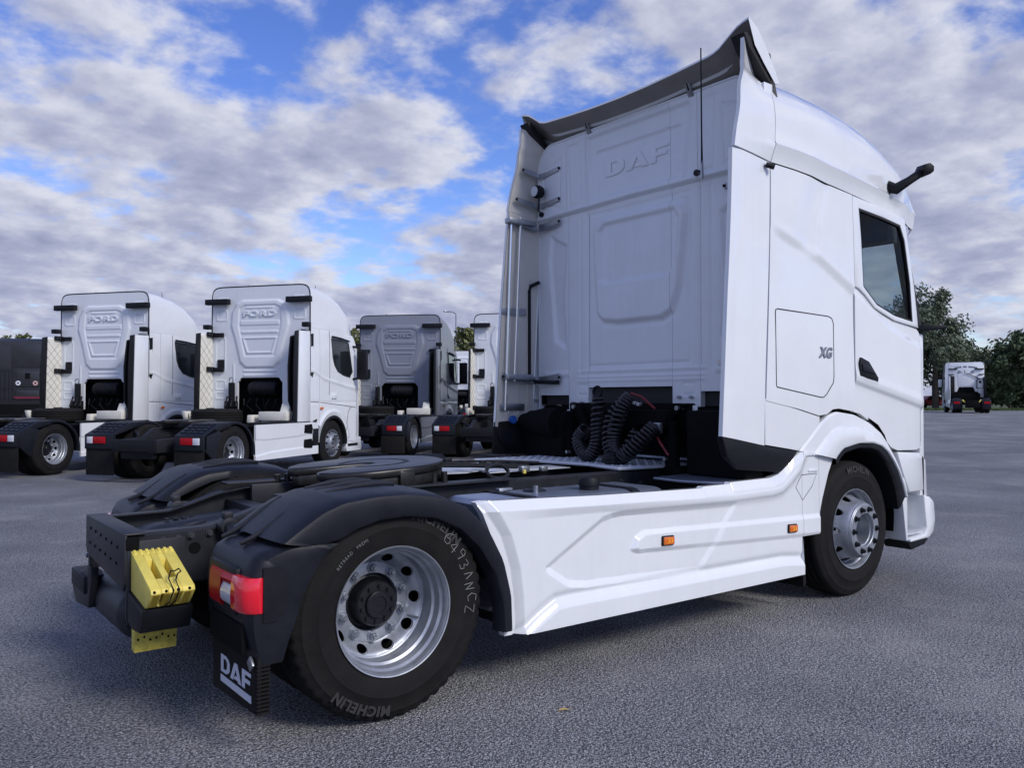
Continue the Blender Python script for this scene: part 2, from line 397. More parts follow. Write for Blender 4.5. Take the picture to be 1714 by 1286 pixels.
def front_wheel(parent, loc, rot=None, detail=True):
    w = bpy.data.objects.new('wheel', None); COL.objects.link(w); w.parent = parent; w.location = loc; w.empty_display_size = .1
    if rot: w.rotation_euler = rot
    inst('tyref', lambda: TYREF, 'tyre', RUBBER, w, smooth=40)
    Y = -.155
    def rimf():
        m = MB(); m.lathe([(.290, Y + .03), (.297, Y + .008), (.3025, Y + .006), (.304, Y + .012), (.300, Y + .017), (.293, Y + .016), (.288, Y + .026), (.286, Y + .048), (.276, Y + .056), (.272, Y + .066), (.270, Y + .095), (.262, Y + .10)], 96)
        zf = lambda r: Y + .10 - .060 * sms(.268, .238, r) - .095 * sms(.245, .200, r)
        d = disc(zf, .203, .264, .240, .017, .030, 10); m.add(d.v, d.f)
        m.lathe([(.203, Y - .054), (.199, Y - .064), (.196, Y - .066), (.194, Y - .072), (.191, Y - .074), (.128, Y - .074), (.124, Y - .070), (.122, Y - .050), (.114, Y - .046), (.112, Y + .08), (0, Y + .09)], 64); return m
    inst('frim', rimf, 'rim', RIM, w, smooth=30)
    if detail:
        for k in range(10):
            a = 2 * math.pi * k / 10; inst('fnut', lambda: nut_mesh(.95), 'wheel_nut', HUBB, w, (.160 * math.cos(a), Y - .073, .160 * math.sin(a)), smooth=25)
    return w

# ------------------------------------------------------------ the white tractor unit in front
T = empty('tractor_truck', (0, 0, 0), 0, 'white high-roof tractor unit with bare chassis and yellow wheel chocks on its tail', 'truck')
XW = 2.88
GAP = [(1.0, 2.80), (1.56, 2.82), (2.26, 2.86), (3.12, 2.91), (3.25, 2.935), (3.7, 2.96), (4.1, 2.97)]
GUT = [(2.5, 3.17), (2.70, 3.15), (2.91, 3.125), (3.20, 3.12), (3.40, 3.11), (3.59, 3.085), (3.92, 3.06), (4.35, 3.03), (4.72, 2.99), (5.1, 2.95)]
REAR = [(1.0, 2.36), (1.27, 2.38), (2.2, 2.44), (3.17, 2.52), (3.3, 2.545), (3.49, 2.595), (3.66, 2.625), (3.8, 2.65), (3.95, 2.655)]
PART = {}
def tumb(X, Z): return 1.25 - .020 * np.clip(Z - 2.2, 0, 2) ** 2
def cab_surf(X, Z):
    h = np.zeros_like(X)
    ln = [(2.80, 2.70), (2.92, 2.66), (3.30, 2.545), (3.47, 2.50), (3.97, 2.285), (4.4, 2.1)]
    d = dline(X, Z, ln); fade = sms(2.86, 3.06, X)
    h += -.012 * fade * sms(.06, -.03, d) * sms(-.75, -.10, d)
    h += .004 * fade * np.exp(-((d - .05) / .04) ** 2)
    dv = (X - np.interp(Z, [2.4, 2.54, 2.8, 3.06], [3.44, 3.46, 3.51, 3.62]))
    h += -.014 * sms(.03, -.03, dv) * sms(-.35, -.08, dv) * sms(2.5, 2.62, Z) * sms(3.2, 3.0, Z)
    return h
for s, sd_ in ((-1, 'right'), (1, 'left')):
    fd = (0, -s, 0)
    # side deflector: painted outer skin + lining
    zs = np.linspace(1.262, 3.135, 60)
    top = lambda z: 0
    def fs(X, Z, s=s): return s * (tumb(X, Z) - .012 * sms(.10, 0, X - np.interp(Z, [p[0] for p in REAR], [p[1] for p in REAR])))
    def warp(m, s=s):   # top edge follows the roof seam
        m.v = [(x, y, z + (pw(x, GUT) - .004 - 3.135) * float(sms(2.6, 3.135, z)) - (x - 2.38) * .17 * float(sms(1.75, 1.262, z))) for x, y, z in m.v]; return m
    m = warp(rowpanel(zs, lambda z: pw(z, REAR), lambda z: pw(z, GAP) - .003, 22, fs, .032, fd)); fo = m.build('side_deflector', WHITE, T, smooth=40)
    m = warp(rowpanel(zs, lambda z: pw(z, REAR) + .004, lambda z: pw(z, GAP) - .003, 8, lambda X, Z, s=s: fs(X, Z) - s * .032, 0)); m.build('deflector_lining', BEIGE, fo, smooth=40)
    # pressed ribs on the lining
    for k, xx in enumerate((2.53, 2.64, 2.75)):
        MB().box(xx - .011, xx + .011, s * 1.205, s * 1.222, 1.36, 2.95, Matrix.Shear('XZ', 4, (0, 0)) if False else None).build('lining_rib', BEIGE, fo, bevel=.004)
    # upper corner of the deflector
    zs = np.linspace(0, 1, 34)
    def ydef(z, u, x, xr):
        zg_ = 3.125; cz_ = zg_ + .125
        if z < cz_: f_ = 1.238 + .028 * (z - zg_) / .125
        else:
            H_ = (3.80 - cz_ - .02) / .85; t_ = min(.75, max(0, (z - cz_ - .02)) / H_); f_ = 1.257 * (1 - t_ ** 3.6) ** (1 / 3.6)
        r_ = 1.236 - .02 * float(sms(3.4, 3.62, z)) + .012 * math.exp(-((z - 3.70) / .05) ** 2)
        return f_ * u ** .8 + r_ * (1 - u ** .8)
    G = []; GI = []
    for t in zs:
        row = []; ri = []
        for u in np.linspace(0, 1, 16):
            zt0 = 3.93 - .235 * u ** 1.3
            x_r = None; zb = float(pw(2.52 + .4 * u, GUT)) + .004; z = zb + (zt0 - zb) * t
            xr = float(pw(z, REAR)); xf = float(pw(z, GAP)) - .003; x = xr + (xf - xr) * u
            y = float(tumb(np.array(x), np.array(z))) - .012 * float(sms(.10, 0, x - xr))
            y += .018 * float(sms(3.14, 3.27, z)) - .15 * float(sms(3.40, 3.80, z)) * (u ** 1.6) - .02 * float(sms(3.42, 3.62, z)) + .012 * math.exp(-((z - 3.68) / .05) ** 2) * (1 - u)
            y = ydef(z, u, x, xr); row.append((x, s * y, z)); ri.append((x + .004, s * (y - .03), z))
        G.append(row); GI.append(ri)
    G = np.array(G); m = MB().grid(G)
    for E in (G[0], G[-1], G[:, 0], G[:, -1]): m.grid(np.stack([E, E + np.array([0, -s * .03, 0])], 1))
    co = m.build('upper_deflector', WHITE, T, smooth=40)
    MB().grid(GI).build('deflector_lining', BEIGE, co, smooth=40)
    # black foot of the deflector
    pts = [(2.372, 1.258), (2.60, 1.226), (2.82, 1.187), (3.20, 1.135), (3.13, 1.07), (3.0, 1.0), (2.55, 1.04), (2.42, 1.13)]
    MB().prism(pts, 'xz', s * 1.246, s * 1.19).build('deflector_foot', BLACK, T, bevel=.008)
    # cab side, lower side panel
    lo = [(2.82, 1.512), (3.46, 1.382), (3.56, 1.392), (3.64, 1.427), (3.72, 1.432), (3.95, 1.405)]
    xs = np.linspace(2.915, 3.944, 105)
    m = colpanel(xs, lambda x: pw(x, lo), lambda x: pw(x, GUT) - .004, 170, lambda X, Z, s=s: s * (tumb(X, Z) + cab_surf(X, Z)), .03, fd)
    m.v = [(x - .09 * max(0, min(1, (3.0 - z) / 1.6)) * float(sms(3.25, 2.915, x)), y, z) for x, y, z in m.v]
    cs = m.build('cab_side', WHITE, T, smooth=40)
    m = colpanel(np.linspace(2.822, 3.47, 30), lambda x: pw(x, [(2.8, 1.197), (3.2, 1.142), (3.30, 1.195), (3.47, 1.325)]), lambda x: pw(x, lo) - .007, 10, lambda X, Z, s=s: s * (tumb(X, Z) - .004), .03, fd); m.build('lower_side_panel', WHITE, T, smooth=40)
    # storage hatch outline + badge
    hp = [(2.95, 1.585), (2.945, 1.60), (2.94, 2.095), (2.945, 2.115), (2.965, 2.122), (3.60, 2.108), (3.645, 2.095), (3.665, 2.06), (3.655, 1.66), (3.645, 1.62), (3.555, 1.535), (3.52, 1.515), (3.48, 1.515)]
    hx = np.array([p[0] for p in hp]); hz = np.array([p[1] for p in hp]); hy = tumb(hx, hz) + cab_surf(hx, hz) + .0005
    MB().tube([(a, s * b, c) for a, b, c in zip(hx, hy, hz)], .0036, 6, True).build('hatch_gap', SEALM, cs)
    if s < 0:
        def bf(x, y, z, s=s):
            X = 3.545 + x + y * .25; Z = 1.805 + y; return (X, s * (float(tumb(np.array(X), np.array(Z)) + cab_surf(np.array([X]), np.array([Z]))[0]) + .003 + z), Z)
        textobj('badge', 'XG', .105, NUT, cs, bf, ext=.005, bold=.0035, spacing=1.1)
    # door: lower skin, window frame, glass
    dhi = [(3.95, 2.36), (4.06, 2.335), (4.11, 2.30), (4.24, 2.21), (4.40, 2.158), (4.54, 2.128), (4.83, 2.098), (4.92, 2.085), (4.97, 2.05), (5.02, 1.96), (5.05, 1.94)]
    dlo = [(3.95, 1.402), (4.03, 1.392), (4.20, 1.32), (4.38, 1.195), (4.50, 1.115), (4.60, 1.088), (4.90, 1.082), (4.97, 1.10), (5.05, 1.15)]
    def ds(X, Z, s=s):
        y = tumb(X, Z) - .030 * sms(.0, .12, X - 4.93) ** 2
        c = dline(X, Z, [(3.9, 1.64), (4.94, 1.44), (5.1, 1.41)]); y = y - .014 * sms(.018, -.018, c)
        y = y + .010 * np.exp(-((c - .05) / .05) ** 2)
        t = dline(X, Z, [(3.9, 2.30), (4.1, 2.24), (4.45, 2.06), (4.9, 1.93), (5.1, 1.90)]); y = y - .016 * sms(-.01, .06, t)
        hr = sdpoly(X, Z, [(4.03, 1.775), (4.045, 1.80), (4.13, 1.775), (4.235, 1.66), (4.225, 1.645), (4.10, 1.66), (4.04, 1.68)])
        return s * (y + .006 * np.exp(-(hr / .02) ** 2))
    m = colpanel(np.linspace(3.951, 5.05, 112), lambda x: pw(x, dlo), lambda x: pw(x, dhi), 100, ds, .03, fd); dr = m.build('door', WHITE, T, smooth=40)
    MB().prism([(3.99, 1.78), (4.01, 1.82), (4.12, 1.79), (4.26, 1.665), (4.25, 1.635), (4.10, 1.655), (4.00, 1.68)], 'xz', s * 1.20, s * 1.2665).build('handle_recess', BLACK, dr, bevel=.004)
    MB().prism([(4.01, 1.775), (4.12, 1.755), (4.21, 1.695), (4.02, 1.712)], 'xz', s * 1.25, s * 1.276).build('door_handle', FEND, dr, bevel=.006)
    outer = [(3.951, 2.362), (3.951, 2.75), (3.951, 3.053), (4.40, 3.018), (4.735, 2.984), (4.775, 2.80), (4.865, 2.42), (4.925, 2.09), (4.54, 2.131), (4.24, 2.213), (4.10, 2.305), (4.02, 2.345)]
    inner = [(4.075, 2.372), (4.055, 2.75), (4.035, 2.968), (4.38, 2.945), (4.66, 2.915), (4.725, 2.80), (4.80, 2.45), (4.835, 2.135), (4.54, 2.168), (4.27, 2.238), (4.15, 2.318), (4.10, 2.350)]
    inner2 = [(x + (4.45 - x) * .03, z + (2.55 - z) * .04) for x, z in inner]
    yw = lambda x, z: s * float(tumb(np.array(x), np.array(z)))
    m = MB(); m.ringprism(outer, inner, 'xz', 0, 1); m.v = [(x, yw(x, z) - s * .04 * y, z) for x, y, z in m.v]; wf = m.build('window_frame', WHITE, dr, bevel=.004)
    m = MB(); m.ringprism(inner, inner2, 'xz', 0, 1); m.v = [(x, yw(x, z) - s * (.004 + .03 * y), z) for x, y, z in m.v]; m.build('window_seal', SEALM, dr)
    m = MB(); m.prism(inner2, 'xz', 0, 1); m.v = [(x, yw(x, z) - s * (.018 + .004 * y), z) for x, y, z in m.v]; m.build('window_pane', GLASS, dr, smooth=0)
    # wheel arch
    ao = [(3.225, 1.137), (3.32, 1.205), (3.50, 1.335), (3.60, 1.385), (3.70, 1.408), (3.95, 1.382), (4.15, 1.325), (4.32, 1.24), (4.42, 1.155), (4.50, 1.06), (4.58, .95), (4.665, .80), (4.71, .70)]
    ai = [(3.63, 1.065), (3.635, 1.072), (3.655, 1.09), (3.69, 1.115), (3.74, 1.142), (3.95, 1.172), (4.15, 1.165), (4.28, 1.135), (4.37, 1.085), (4.45, 1.015), (4.53, .925), (4.60, .81), (4.64, .72)]
    rows = []; nn = 60
    tt = np.linspace(0, 1, nn); k = np.linspace(0, 1, len(ao))
    for q, dy in ((0, -.06), (.0, .0), (.06, .012), (.38, .016), (.46, .036), (.55, .045), (.93, .050), (1, .044), (1, -.04)):
        rows.append([(np.interp(t, k, [a[0] for a in ao]) * (1 - q) + np.interp(t, k, [a[0] for a in ai]) * q, s * (1.236 + dy), np.interp(t, k, [a[1] for a in ao]) * (1 - q) + np.interp(t, k, [a[1] for a in ai]) * q) for t in tt])
    MB().grid(rows).build('wheel_arch', WHITE, T, smooth=28)
    ai2 = [(3.63 + .02, 1.02)] + [(x + (4.0 - x) * .13, z - .045) for x, z in ai[1:-1]] + [(4.56, .62)]
    rows = []
    for q, dy in ((0, .035), (.1, .038), (.8, .034), (1, .02), (1, -.5)):
        rows.append([(np.interp(t, k, [a[0] for a in ai]) * (1 - q) + np.interp(t, k, [a[0] for a in ai2]) * q, s * (1.236 + dy), np.interp(t, k, [a[1] for a in ai]) * (1 - q) + np.interp(t, k, [a[1] for a in ai2]) * q) for t in tt])
    MB().grid(rows).build('arch_lip', BLACK, T, smooth=40)
    MB().prism([(4.15, 1.36), (4.30, 1.30), (4.40, 1.215), (4.47, 1.10), (4.40, 1.13), (4.30, 1.24), (4.16, 1.325)], 'xz', s * 1.236, s * 1.20).build('arch_vent', BLACK, T)
    # lower front corner
    MB().prism([(4.615, 1.075), (4.98, 1.055), (5.03, 1.00), (5.05, .735), (4.815, .735), (4.72, .88)], 'xz', s * 1.225, s * 1.15).build('corner_panel', WHITE, T, bevel=.012)
    MB().prism([(5.055, 1.05), (5.14, .98), (5.16, .66), (5.07, .62), (5.065, .70)], 'xz', s * 1.20, s * 1.08).build('headlamp_edge', CLEAR, T, bevel=.01)
    MB().prism([(5.03, .70), (5.13, .68), (5.21, .63), (5.23, .48), (5.20, .38), (5.12, .335), (4.80, .325), (4.80, .355), (5.04, .37), (5.08, .42)], 'xz', s * 1.235, s * 1.05).build('bumper_corner', WHITE, T, bevel=.015)
    MB().box(4.79, 5.06, min(s * 1.02, s * 1.205), max(s * 1.02, s * 1.205), .375, .395).build('step_tread', ALU, T, bevel=.004)
    MB().box(4.77, 5.04, min(s * .98, s * 1.02), max(s * .98, s * 1.02), .39, .80).build('step_back', WHITE, T, bevel=.004)
    MB().prism([(4.78, .322), (5.12, .33), (5.05, .285), (4.83, .262)], 'xz', s * 1.225, s * 1.0).build('bumper_lip', BLACK, T, bevel=.006)
    MB().prism([(4.735, .88), (4.79, .75), (4.795, .34), (4.77, .34), (4.70, .75)], 'xz', s * 1.215, s * 1.0).build('arch_flap', WHITE, T, bevel=.006)
    # wheel house
    m = MB(); m.grid([[(4.0 + .62 * math.cos(a), s * y, .55 + .60 * math.sin(a)) for a in np.linspace(-.2, math.pi + .2, 30)] for y in (1.19, .6)])
    m.box(3.4, 4.75, min(s * .55, s * .6), max(s * .55, s * .6), .35, 1.3); m.build('wheel_house', DARK, T)
    front_wheel(T, (4.0, s * 1.062, TR), None if s < 0 else (0, 0, math.pi))
    rear_wheel(T, (0, s * 1.075, TR), None if s < 0 else (0, 0, math.pi))

# roof: sections across the cab
RSIL = [(2.9, 3.80), (3.32, 3.80), (3.65, 3.785), (3.96, 3.76), (4.24, 3.715), (4.46, 3.655), (4.73, 3.53), (4.91, 3.42), (5.06, 3.28), (5.12, 3.08)]
G = []
for x in np.concatenate([np.linspace(2.966, 4.2, 40), np.linspace(4.23, 5.1, 34)]):
    zg = float(pw(x, GUT)) + .004; zt = float(pw(x, RSIL)); row = []
    crz = zg + .125
    sec = [(1.238, zg), (1.243, zg + .03), (1.262, crz - .012), (1.266, crz), (1.255, crz + .02)]
    H = (zt - crz - .02) / .85
    for a in np.linspace(0, 1, 30)[1:]:
        th = a * math.pi / 2; yy = 1.255 - 1.255 * (1 - math.cos(th) ** .556); z_ = crz + .02 + H * math.sin(th) ** .556
        sec.append((yy, z_))
    narrow = 1 - .045 * float(sms(3.6, 5.1, x)) - .05 * float(sms(4.75, 5.1, x))
    # shoulder bulge over the door
    rr = [(yy * narrow + .02 * math.exp(-(((x - 4.15) / .45) ** 2) - ((z_ - (crz + .12)) / .05) ** 2), z_) for yy, z_ in sec]
    xx_ = lambda z_: x + (float(pw(z_, GAP)) + .004 - 2.966) * max(0, 1 - (x - 2.966) / .35)
    full = [(xx_(z_), -yy, z_) for yy, z_ in rr] + [(xx_(z_), yy, z_) for yy, z_ in rr[::-1][1:]]
    G.append(full)
G.append([(p[0] + .05, p[1] * .93, max(2.9, p[2] - .12)) for p in G[-1]])
MB().grid(G).build('roof', WHITE, T, smooth=32)
# spoiler cap: white top, dark underside
ZT = [(0, 3.885), (.3, 3.89), (.6, 3.905), (.9, 3.925), (.97, 3.945), (1.05, 4.0), (1.14, 4.055), (1.225, 4.075)]
G = []; GU = []
for y in np.linspace(-1.225, 1.225, 50):
    zt = float(pw(abs(y), ZT)); e = float(sms(.9, 1.2, abs(y)))
    xt = 2.695; zb = 3.70 + .10 * (1 - e)
    top = [(xt, y, zt), (xt + .10, y, zt - .055), (xt + .20, y, zt - .14 - .03 * e), (xt + .29, y, zt - .24 - .05 * e), (xt + .34, y, min(zt - .30, 3.70) if e > .5 else zt - .30)]
    G.append([(xt - .004, y, zt - .016)] + top)
    GU.append([(xt - .004, y, zt - .016), (xt + .03, y, zt - .03), (xt + .10, y, zt - .075 - .02 * e), (xt + .14, y, zt - .085 - .03 * e), (xt + .20, y, zt - .155 - .03 * e), (xt + .24, y, zt - .165 - .03 * e), (xt + .27, y, zt - .27 - .06 * e), (xt + .32, y, 3.60)])
m = MB(); m.grid(G)
for row, s in ((G[0], 1), (G[-1], 1)):
    n = len(row); low = [(p[0] + .0, p[1], p[2] - .0) for p in row]
    m.add(row + [(2.99, row[0][1], 3.685), (2.86, row[0][1], 3.80), (2.76, row[0][1], 3.90)], [tuple(range(n + 3))])
m.build('roof_spoiler', WHITE, T, smooth=30)
MB().grid(GU).build('spoiler_underside', UNDER, T, smooth=40)
for s in (-1, 1):
    m = MB(); m.prism([(2.66, 3.965), (2.695, 3.975), (2.80, 3.89), (2.92, 3.78), (2.965, 3.715), (2.94, 3.69), (2.86, 3.76), (2.72, 3.88)], 'xz', s * 1.212, s * 1.10)
    m.build('spoiler_gap', SEALM, T)
for yy in (.50, -.60):
    m = MB(); M = Matrix.Translation((2.825, yy, 3.79)) @ Matrix.Rotation(R(-30), 4, 'Y')
    m.box(-.006, .006, -.025, .025, -.05, .135, M); b = m.build('spoiler_bracket', STEEL, T, bevel=.003)
    m = MB(); m.box(-.008, -.004, -.006, .006, 0, .10, M); m.build('bracket_slot', SEALM, b)
    MB().prism([(2.82, 3.90), (3.0, 3.80), (3.0, 3.72), (2.86, 3.80)], 'xz', yy - .16, yy - .11).build('spoiler_stay', UNDER, T, bevel=.006)
# camera arm on the roof edge
MB().tube([tuple(px(1484, 312, 'y', -1.20)), tuple(px(1500, 316, 'y', -1.26)), tuple(px(1522, 302, 'y', -1.34)), tuple(px(1543, 288, 'y', -1.40))], [.05, .048, .034, .034], 8).build('camera_arm', BLACK, T, smooth=25)
m = MB(); a_ = px(1487, 308, 'y', -1.24)
_c = px(1548, 285, 'y', -1.42); MB().cyl((_c[0] - .03, _c[1] - .05, _c[2]), (_c[0] + .05, _c[1] + .06, _c[2] + .01), .046, .05, 7).build('camera_head', BLACK, T, bevel=.006)
# kerb mirror below the windscreen, far side of the door
MB().prism([(0, 0), (.22, .02), (.235, .035), (.22, .05), (0, .055)], 'xz', -.05, .05).build('kerb_mirror', BLACK, T, bevel=.01, loc=(5.06, -1.16, 2.07)).rotation_euler = (0, 0, R(-50))

# front: windscreen, face, interior
m = MB(); m.ringprism([(-1.19, 2.05), (1.19, 2.05), (1.13, 3.02), (-1.13, 3.02)], [(-1.09, 2.12), (1.09, 2.12), (1.04, 2.96), (-1.04, 2.96)], 'yz', 0, .05)
m.v = [(x + 5.08 - (z - 2.05) * .22, y, z) for x, y, z in m.v]; m.build('windscreen_frame', SEALM, T)
m = MB(); m.prism([(-1.09, 2.12), (1.09, 2.12), (1.04, 2.96), (-1.04, 2.96)], 'yz', .02, .028); m.v = [(x + 5.08 - (z - 2.05) * .22, y, z) for x, y, z in m.v]; m.build('windscreen', GLASS, T, smooth=0)
m = MB(); m.prism([(-1.2, .66), (1.2, .66), (1.2, 2.06), (-1.2, 2.06)], 'yz', 5.04, 5.13); m.build('front_panel', WHITE, T, bevel=.03)
MB().box(5.08, 5.21, -1.10, 1.10, .32, .70).build('bumper', WHITE, T, bevel=.03)
m = MB(); m.box(4.60, 5.02, -1.18, 1.18, 1.95, 2.13); m.build('dashboard', BLACK, T, bevel=.03)
for s in (-1, 1):
    m = MB(); m.box(4.02, 4.48, s * .62 - .25, s * .62 + .25, 1.75, 1.92); m.box(3.96, 4.10, s * .62 - .25, s * .62 + .25, 1.85, 2.50); m.box(3.97, 4.07, s * .62 - .14, s * .62 + .14, 2.50, 2.70); m.build('seat', SEAT, T, bevel=.04)
    m = MB(); m.prism([(2.90, 1.45), (3.60, 1.45), (3.95, 1.45), (4.3, 1.35), (5.03, 1.20), (5.03, 2.0), (4.90, 2.05), (4.55, 2.08), (4.24, 2.16), (4.06, 2.28), (3.96, 2.34), (3.96, 3.00), (2.90, 3.05)], 'xz', s * 1.20, s * 1.17); m.build('side_lining', DARK, T, smooth=0)
MB().box(2.90, 5.02, -1.16, 1.16, 1.36, 1.44).build('cab_floor', DARK, T)
MB().box(2.95, 4.80, -1.16, 1.16, 3.06, 3.10).build('headlining', SEAT, T)
MB().box(2.93, 2.96, -1.16, 1.16, 1.45, 3.05).build('rear_lining', SEAT, T)
MB().box(4.64, 4.80, -1.14, 1.14, 2.80, 3.05).build('header_console', SEAT, T)

# rear wall of the cab
def wall_h(Y, Z):
    h = np.zeros_like(Y)
    h += .018 * sms(3.115, 3.135, Z + .012 * np.abs(Y)) + .010 * np.exp(-((Z + .012 * np.abs(Y) - 3.145) / .014) ** 2)
    def raise_(poly, amp, w): 
        return amp * sms(w, -w, sdpoly(Y, Z, poly))
    def line(poly, amp, w, r=0):
        return amp * np.exp(-((sdpoly(Y, Z, poly) - r) / w) ** 2)
    # lettered panel on the upper part
    p = [(.52, 3.71), (-.58, 3.71), (-.50, 3.185), (.48, 3.185)]
    h += -.010 * sms(.016, -.016, sdpoly(Y, Z, p)) + line(p, .006, .012, .02)
    h += .008 * np.exp(-((Z - 3.58) / .012) ** 2) * sms(.50, .45, np.abs(Y + .03))
    for sg in (1, -1):
        p = [(sg * .66 - .02, 3.70), (sg * .80 - .02, 3.70), (sg * .78 - .02, 3.18), (sg * .64 - .02, 3.18)]; h += line(p, -.005, .009)
        p = [(sg * .88, 3.62), (sg * 1.10, 3.56), (sg * 1.10, 3.26), (sg * .90, 3.19)]; h += line(p, -.006, .010)
        # tall side pressings
        p = [(sg * .84, 1.95), (sg * .98, 2.02), (sg * 1.06, 2.75), (sg * 1.03, 2.95), (sg * .84, 2.85), (sg * .88, 2.35)]; h += raise_(p, -.016, .022)
        p = [(sg * 1.13, 1.70), (sg * .80, 1.70), (sg * .80, 1.74), (sg * 1.13, 1.74)]; h += raise_(p, .007, .012)
        # paired ribs
        for c in (.60, .70): h += -.006 * np.exp(-((Y - sg * c + .05) / .010) ** 2) * sms(1.70, 1.75, Z) * sms(3.10, 3.05, Z)
    o = [(.42, 2.22), (.36, 2.16), (.20, 2.135), (-.28, 2.135), (-.38, 2.18), (-.45, 2.36), (-.52, 2.90), (-.50, 2.97), (-.42, 3.0), (.36, 3.0), (.44, 2.96), (.47, 2.88)]
    h *= 1.35
    h += raise_(o, .030, .022) + line(o, -.006, .02, .035)
    p = [(.40, 2.50), (.34, 2.46), (-.36, 2.46), (-.42, 2.52), (-.46, 2.88), (-.42, 2.95), (.34, 2.95), (.40, 2.90)]; h += raise_(p, -.020, .018)
    p = [(.55, 1.78), (-.55, 1.78), (-.55, 3.06), (.55, 3.06)]; h += line(p, -.006, .011)
    for zz_ in (1.655, 1.685, 1.735): h += .006 * np.exp(-((Z - zz_) / .010) ** 2) * sms(.72, .66, np.abs(Y))
    for yy in (.62, -.54): h += line(rrect(yy - .06, yy + .06, 1.535, 1.62, .015), -.005, .008)
    return h
ed = 1.195
ys = sorted(set(list(np.round(np.linspace(-ed, ed, 240), 4)) + [.798, .80, .552, .55, -.382, -.38, -.652, -.65]))
zlo = lambda y: np.where(y > .799, 1.535, np.where(y > .551, 1.40, np.where(y > -.381, 1.60, np.where(y > -.651, 1.445, 1.56))))
ztop = lambda y: 3.775 - .10 * sms(.98, 1.19, np.abs(y)) ** 1.5
m = colpanel(ys, zlo, ztop, 225, lambda Y, Z: XW - wall_h(Y, Z) - .012 * np.clip(Z - 3.1, 0, 1), .05, (1, 0, 0), swap=True)
wall = m.build('rear_wall', WALLW, T, smooth=50)
m = MB(); m.tube([(XW - .03, y, float(ztop(np.array(y))) - .002) for y in np.linspace(-1.19, 1.19, 50)], .011, 8); m.build('wall_top_bead', WALLW, wall)
xw_l = XW - .018 - .004
for m in daf_letters(lambda x, z, t: (xw_l - t + .004 * (1 - 2 * 0), .315 - x * .232, 3.338 + z * .135 ), .0035):
    m.build('embossed_letter', WALLW, wall, bevel=.004)
# tabs either side of the opening
for y0, y1, z0 in ((.555, .795, 1.40), (-.645, -.385, 1.445)):
    MB().prism([(y0, z0 + .01), (y1, z0 + .01), (y1 - .01 if y0 > 0 else y1 - .05, z0 - .055), (y0 + (.06 if y0 > 0 else .0), z0 - .055)], 'yz', XW - .03, XW - .022).build('wall_tab', WALLW, wall, bevel=.003)
    for k in (.28, .72): MB().cyl((XW - .034, y0 + (y1 - y0) * k, z0 + .07), (XW, y0 + (y1 - y0) * k, z0 + .07), .012, n=10).build('wall_bolt', STEEL, wall)
# return of the wall to the deflectors
for s in (-1, 1):
    MB().box(XW - .005, XW + .09, min(s * 1.197, s * 1.215), max(s * 1.197, s * 1.215), 1.30, 3.68).build('wall_return', WALLW, wall, bevel=.004)
# brackets between the left deflector and the wall (folded strips), same on the right
def lbracket(y_s, z, thick=.045, name='deflector_bracket'):
    s = y_s
    m = MB(); xr = float(pw(z, REAR))
    m.tube([(xr + .05, s * (float(tumb(np.array(0.), np.array(z))) - .065), z - .02), (XW - .05, s * 1.14, z - .055), (XW - .035, s * 1.11, z - .055), (XW - .03, s * .90, z - .03)], .006, 6)
    yq = float(tumb(np.array(0.), np.array(z))) - .055; M0 = [(xr + .05, s * yq, z), (xr + .20, s * (yq - .004), z - .02), (XW - .06, s * (yq - .01), z - .035)]
    G = [[(p[0], p[1], p[2] + dz) for dz in (-thick / 2, thick / 2)] for p in M0]; m.grid(G)
    M1 = [(XW - .05, s * 1.15, z - .035), (XW - .035, s * 1.05, z - .028), (XW - .03, s * .90, z - .008)]
    G = [[(p[0], p[1], p[2] + dz) for dz in (-thick / 2, thick / 2)] for p in M1]; m.grid(G)
    b = m.build(name, STEEL, T)
    for p in (M0[0], M1[2]): MB().cyl((p[0] - .01, p[1] - s * .012, p[2]), (p[0], p[1] + s * .0, p[2]), .012, n=8).build('bracket_bolt', BLACK, b)
    return b
for z in (3.55, 3.28): lbracket(1, z)
for z in (3.08, 1.70): lbracket(1, z, .07)
lbracket(-1, 3.03, .05)
m = MB(); m.box(2.45, 2.72, 1.196, 1.206, 2.25, 2.31); m.build('tube_clamp', STEEL, T, bevel=.003)
m = MB(); m.box(2.43, 2.70, 1.196, 1.206, 1.40, 1.46); m.build('tube_clamp', STEEL, T, bevel=.003)
m = MB(); m.box(2.48, 2.78, 1.12, 1.205, 3.055, 3.10); m.build('tube_clamp', STEEL, T, bevel=.006)
m = MB(); m.box(2.46, 2.74, 1.12, 1.205, 1.67, 1.72); m.build('tube_clamp', STEEL, T, bevel=.006)
MB().tube([(2.625, 1.155, 3.12), (2.55, 1.15, 1.66)], .014, 10).build('stay_tube', CHROME, T)
MB().tube([(2.535, 1.175, 3.11), (2.47, 1.18, 1.40)], .011, 10).build('stay_tube', CHROME, T)
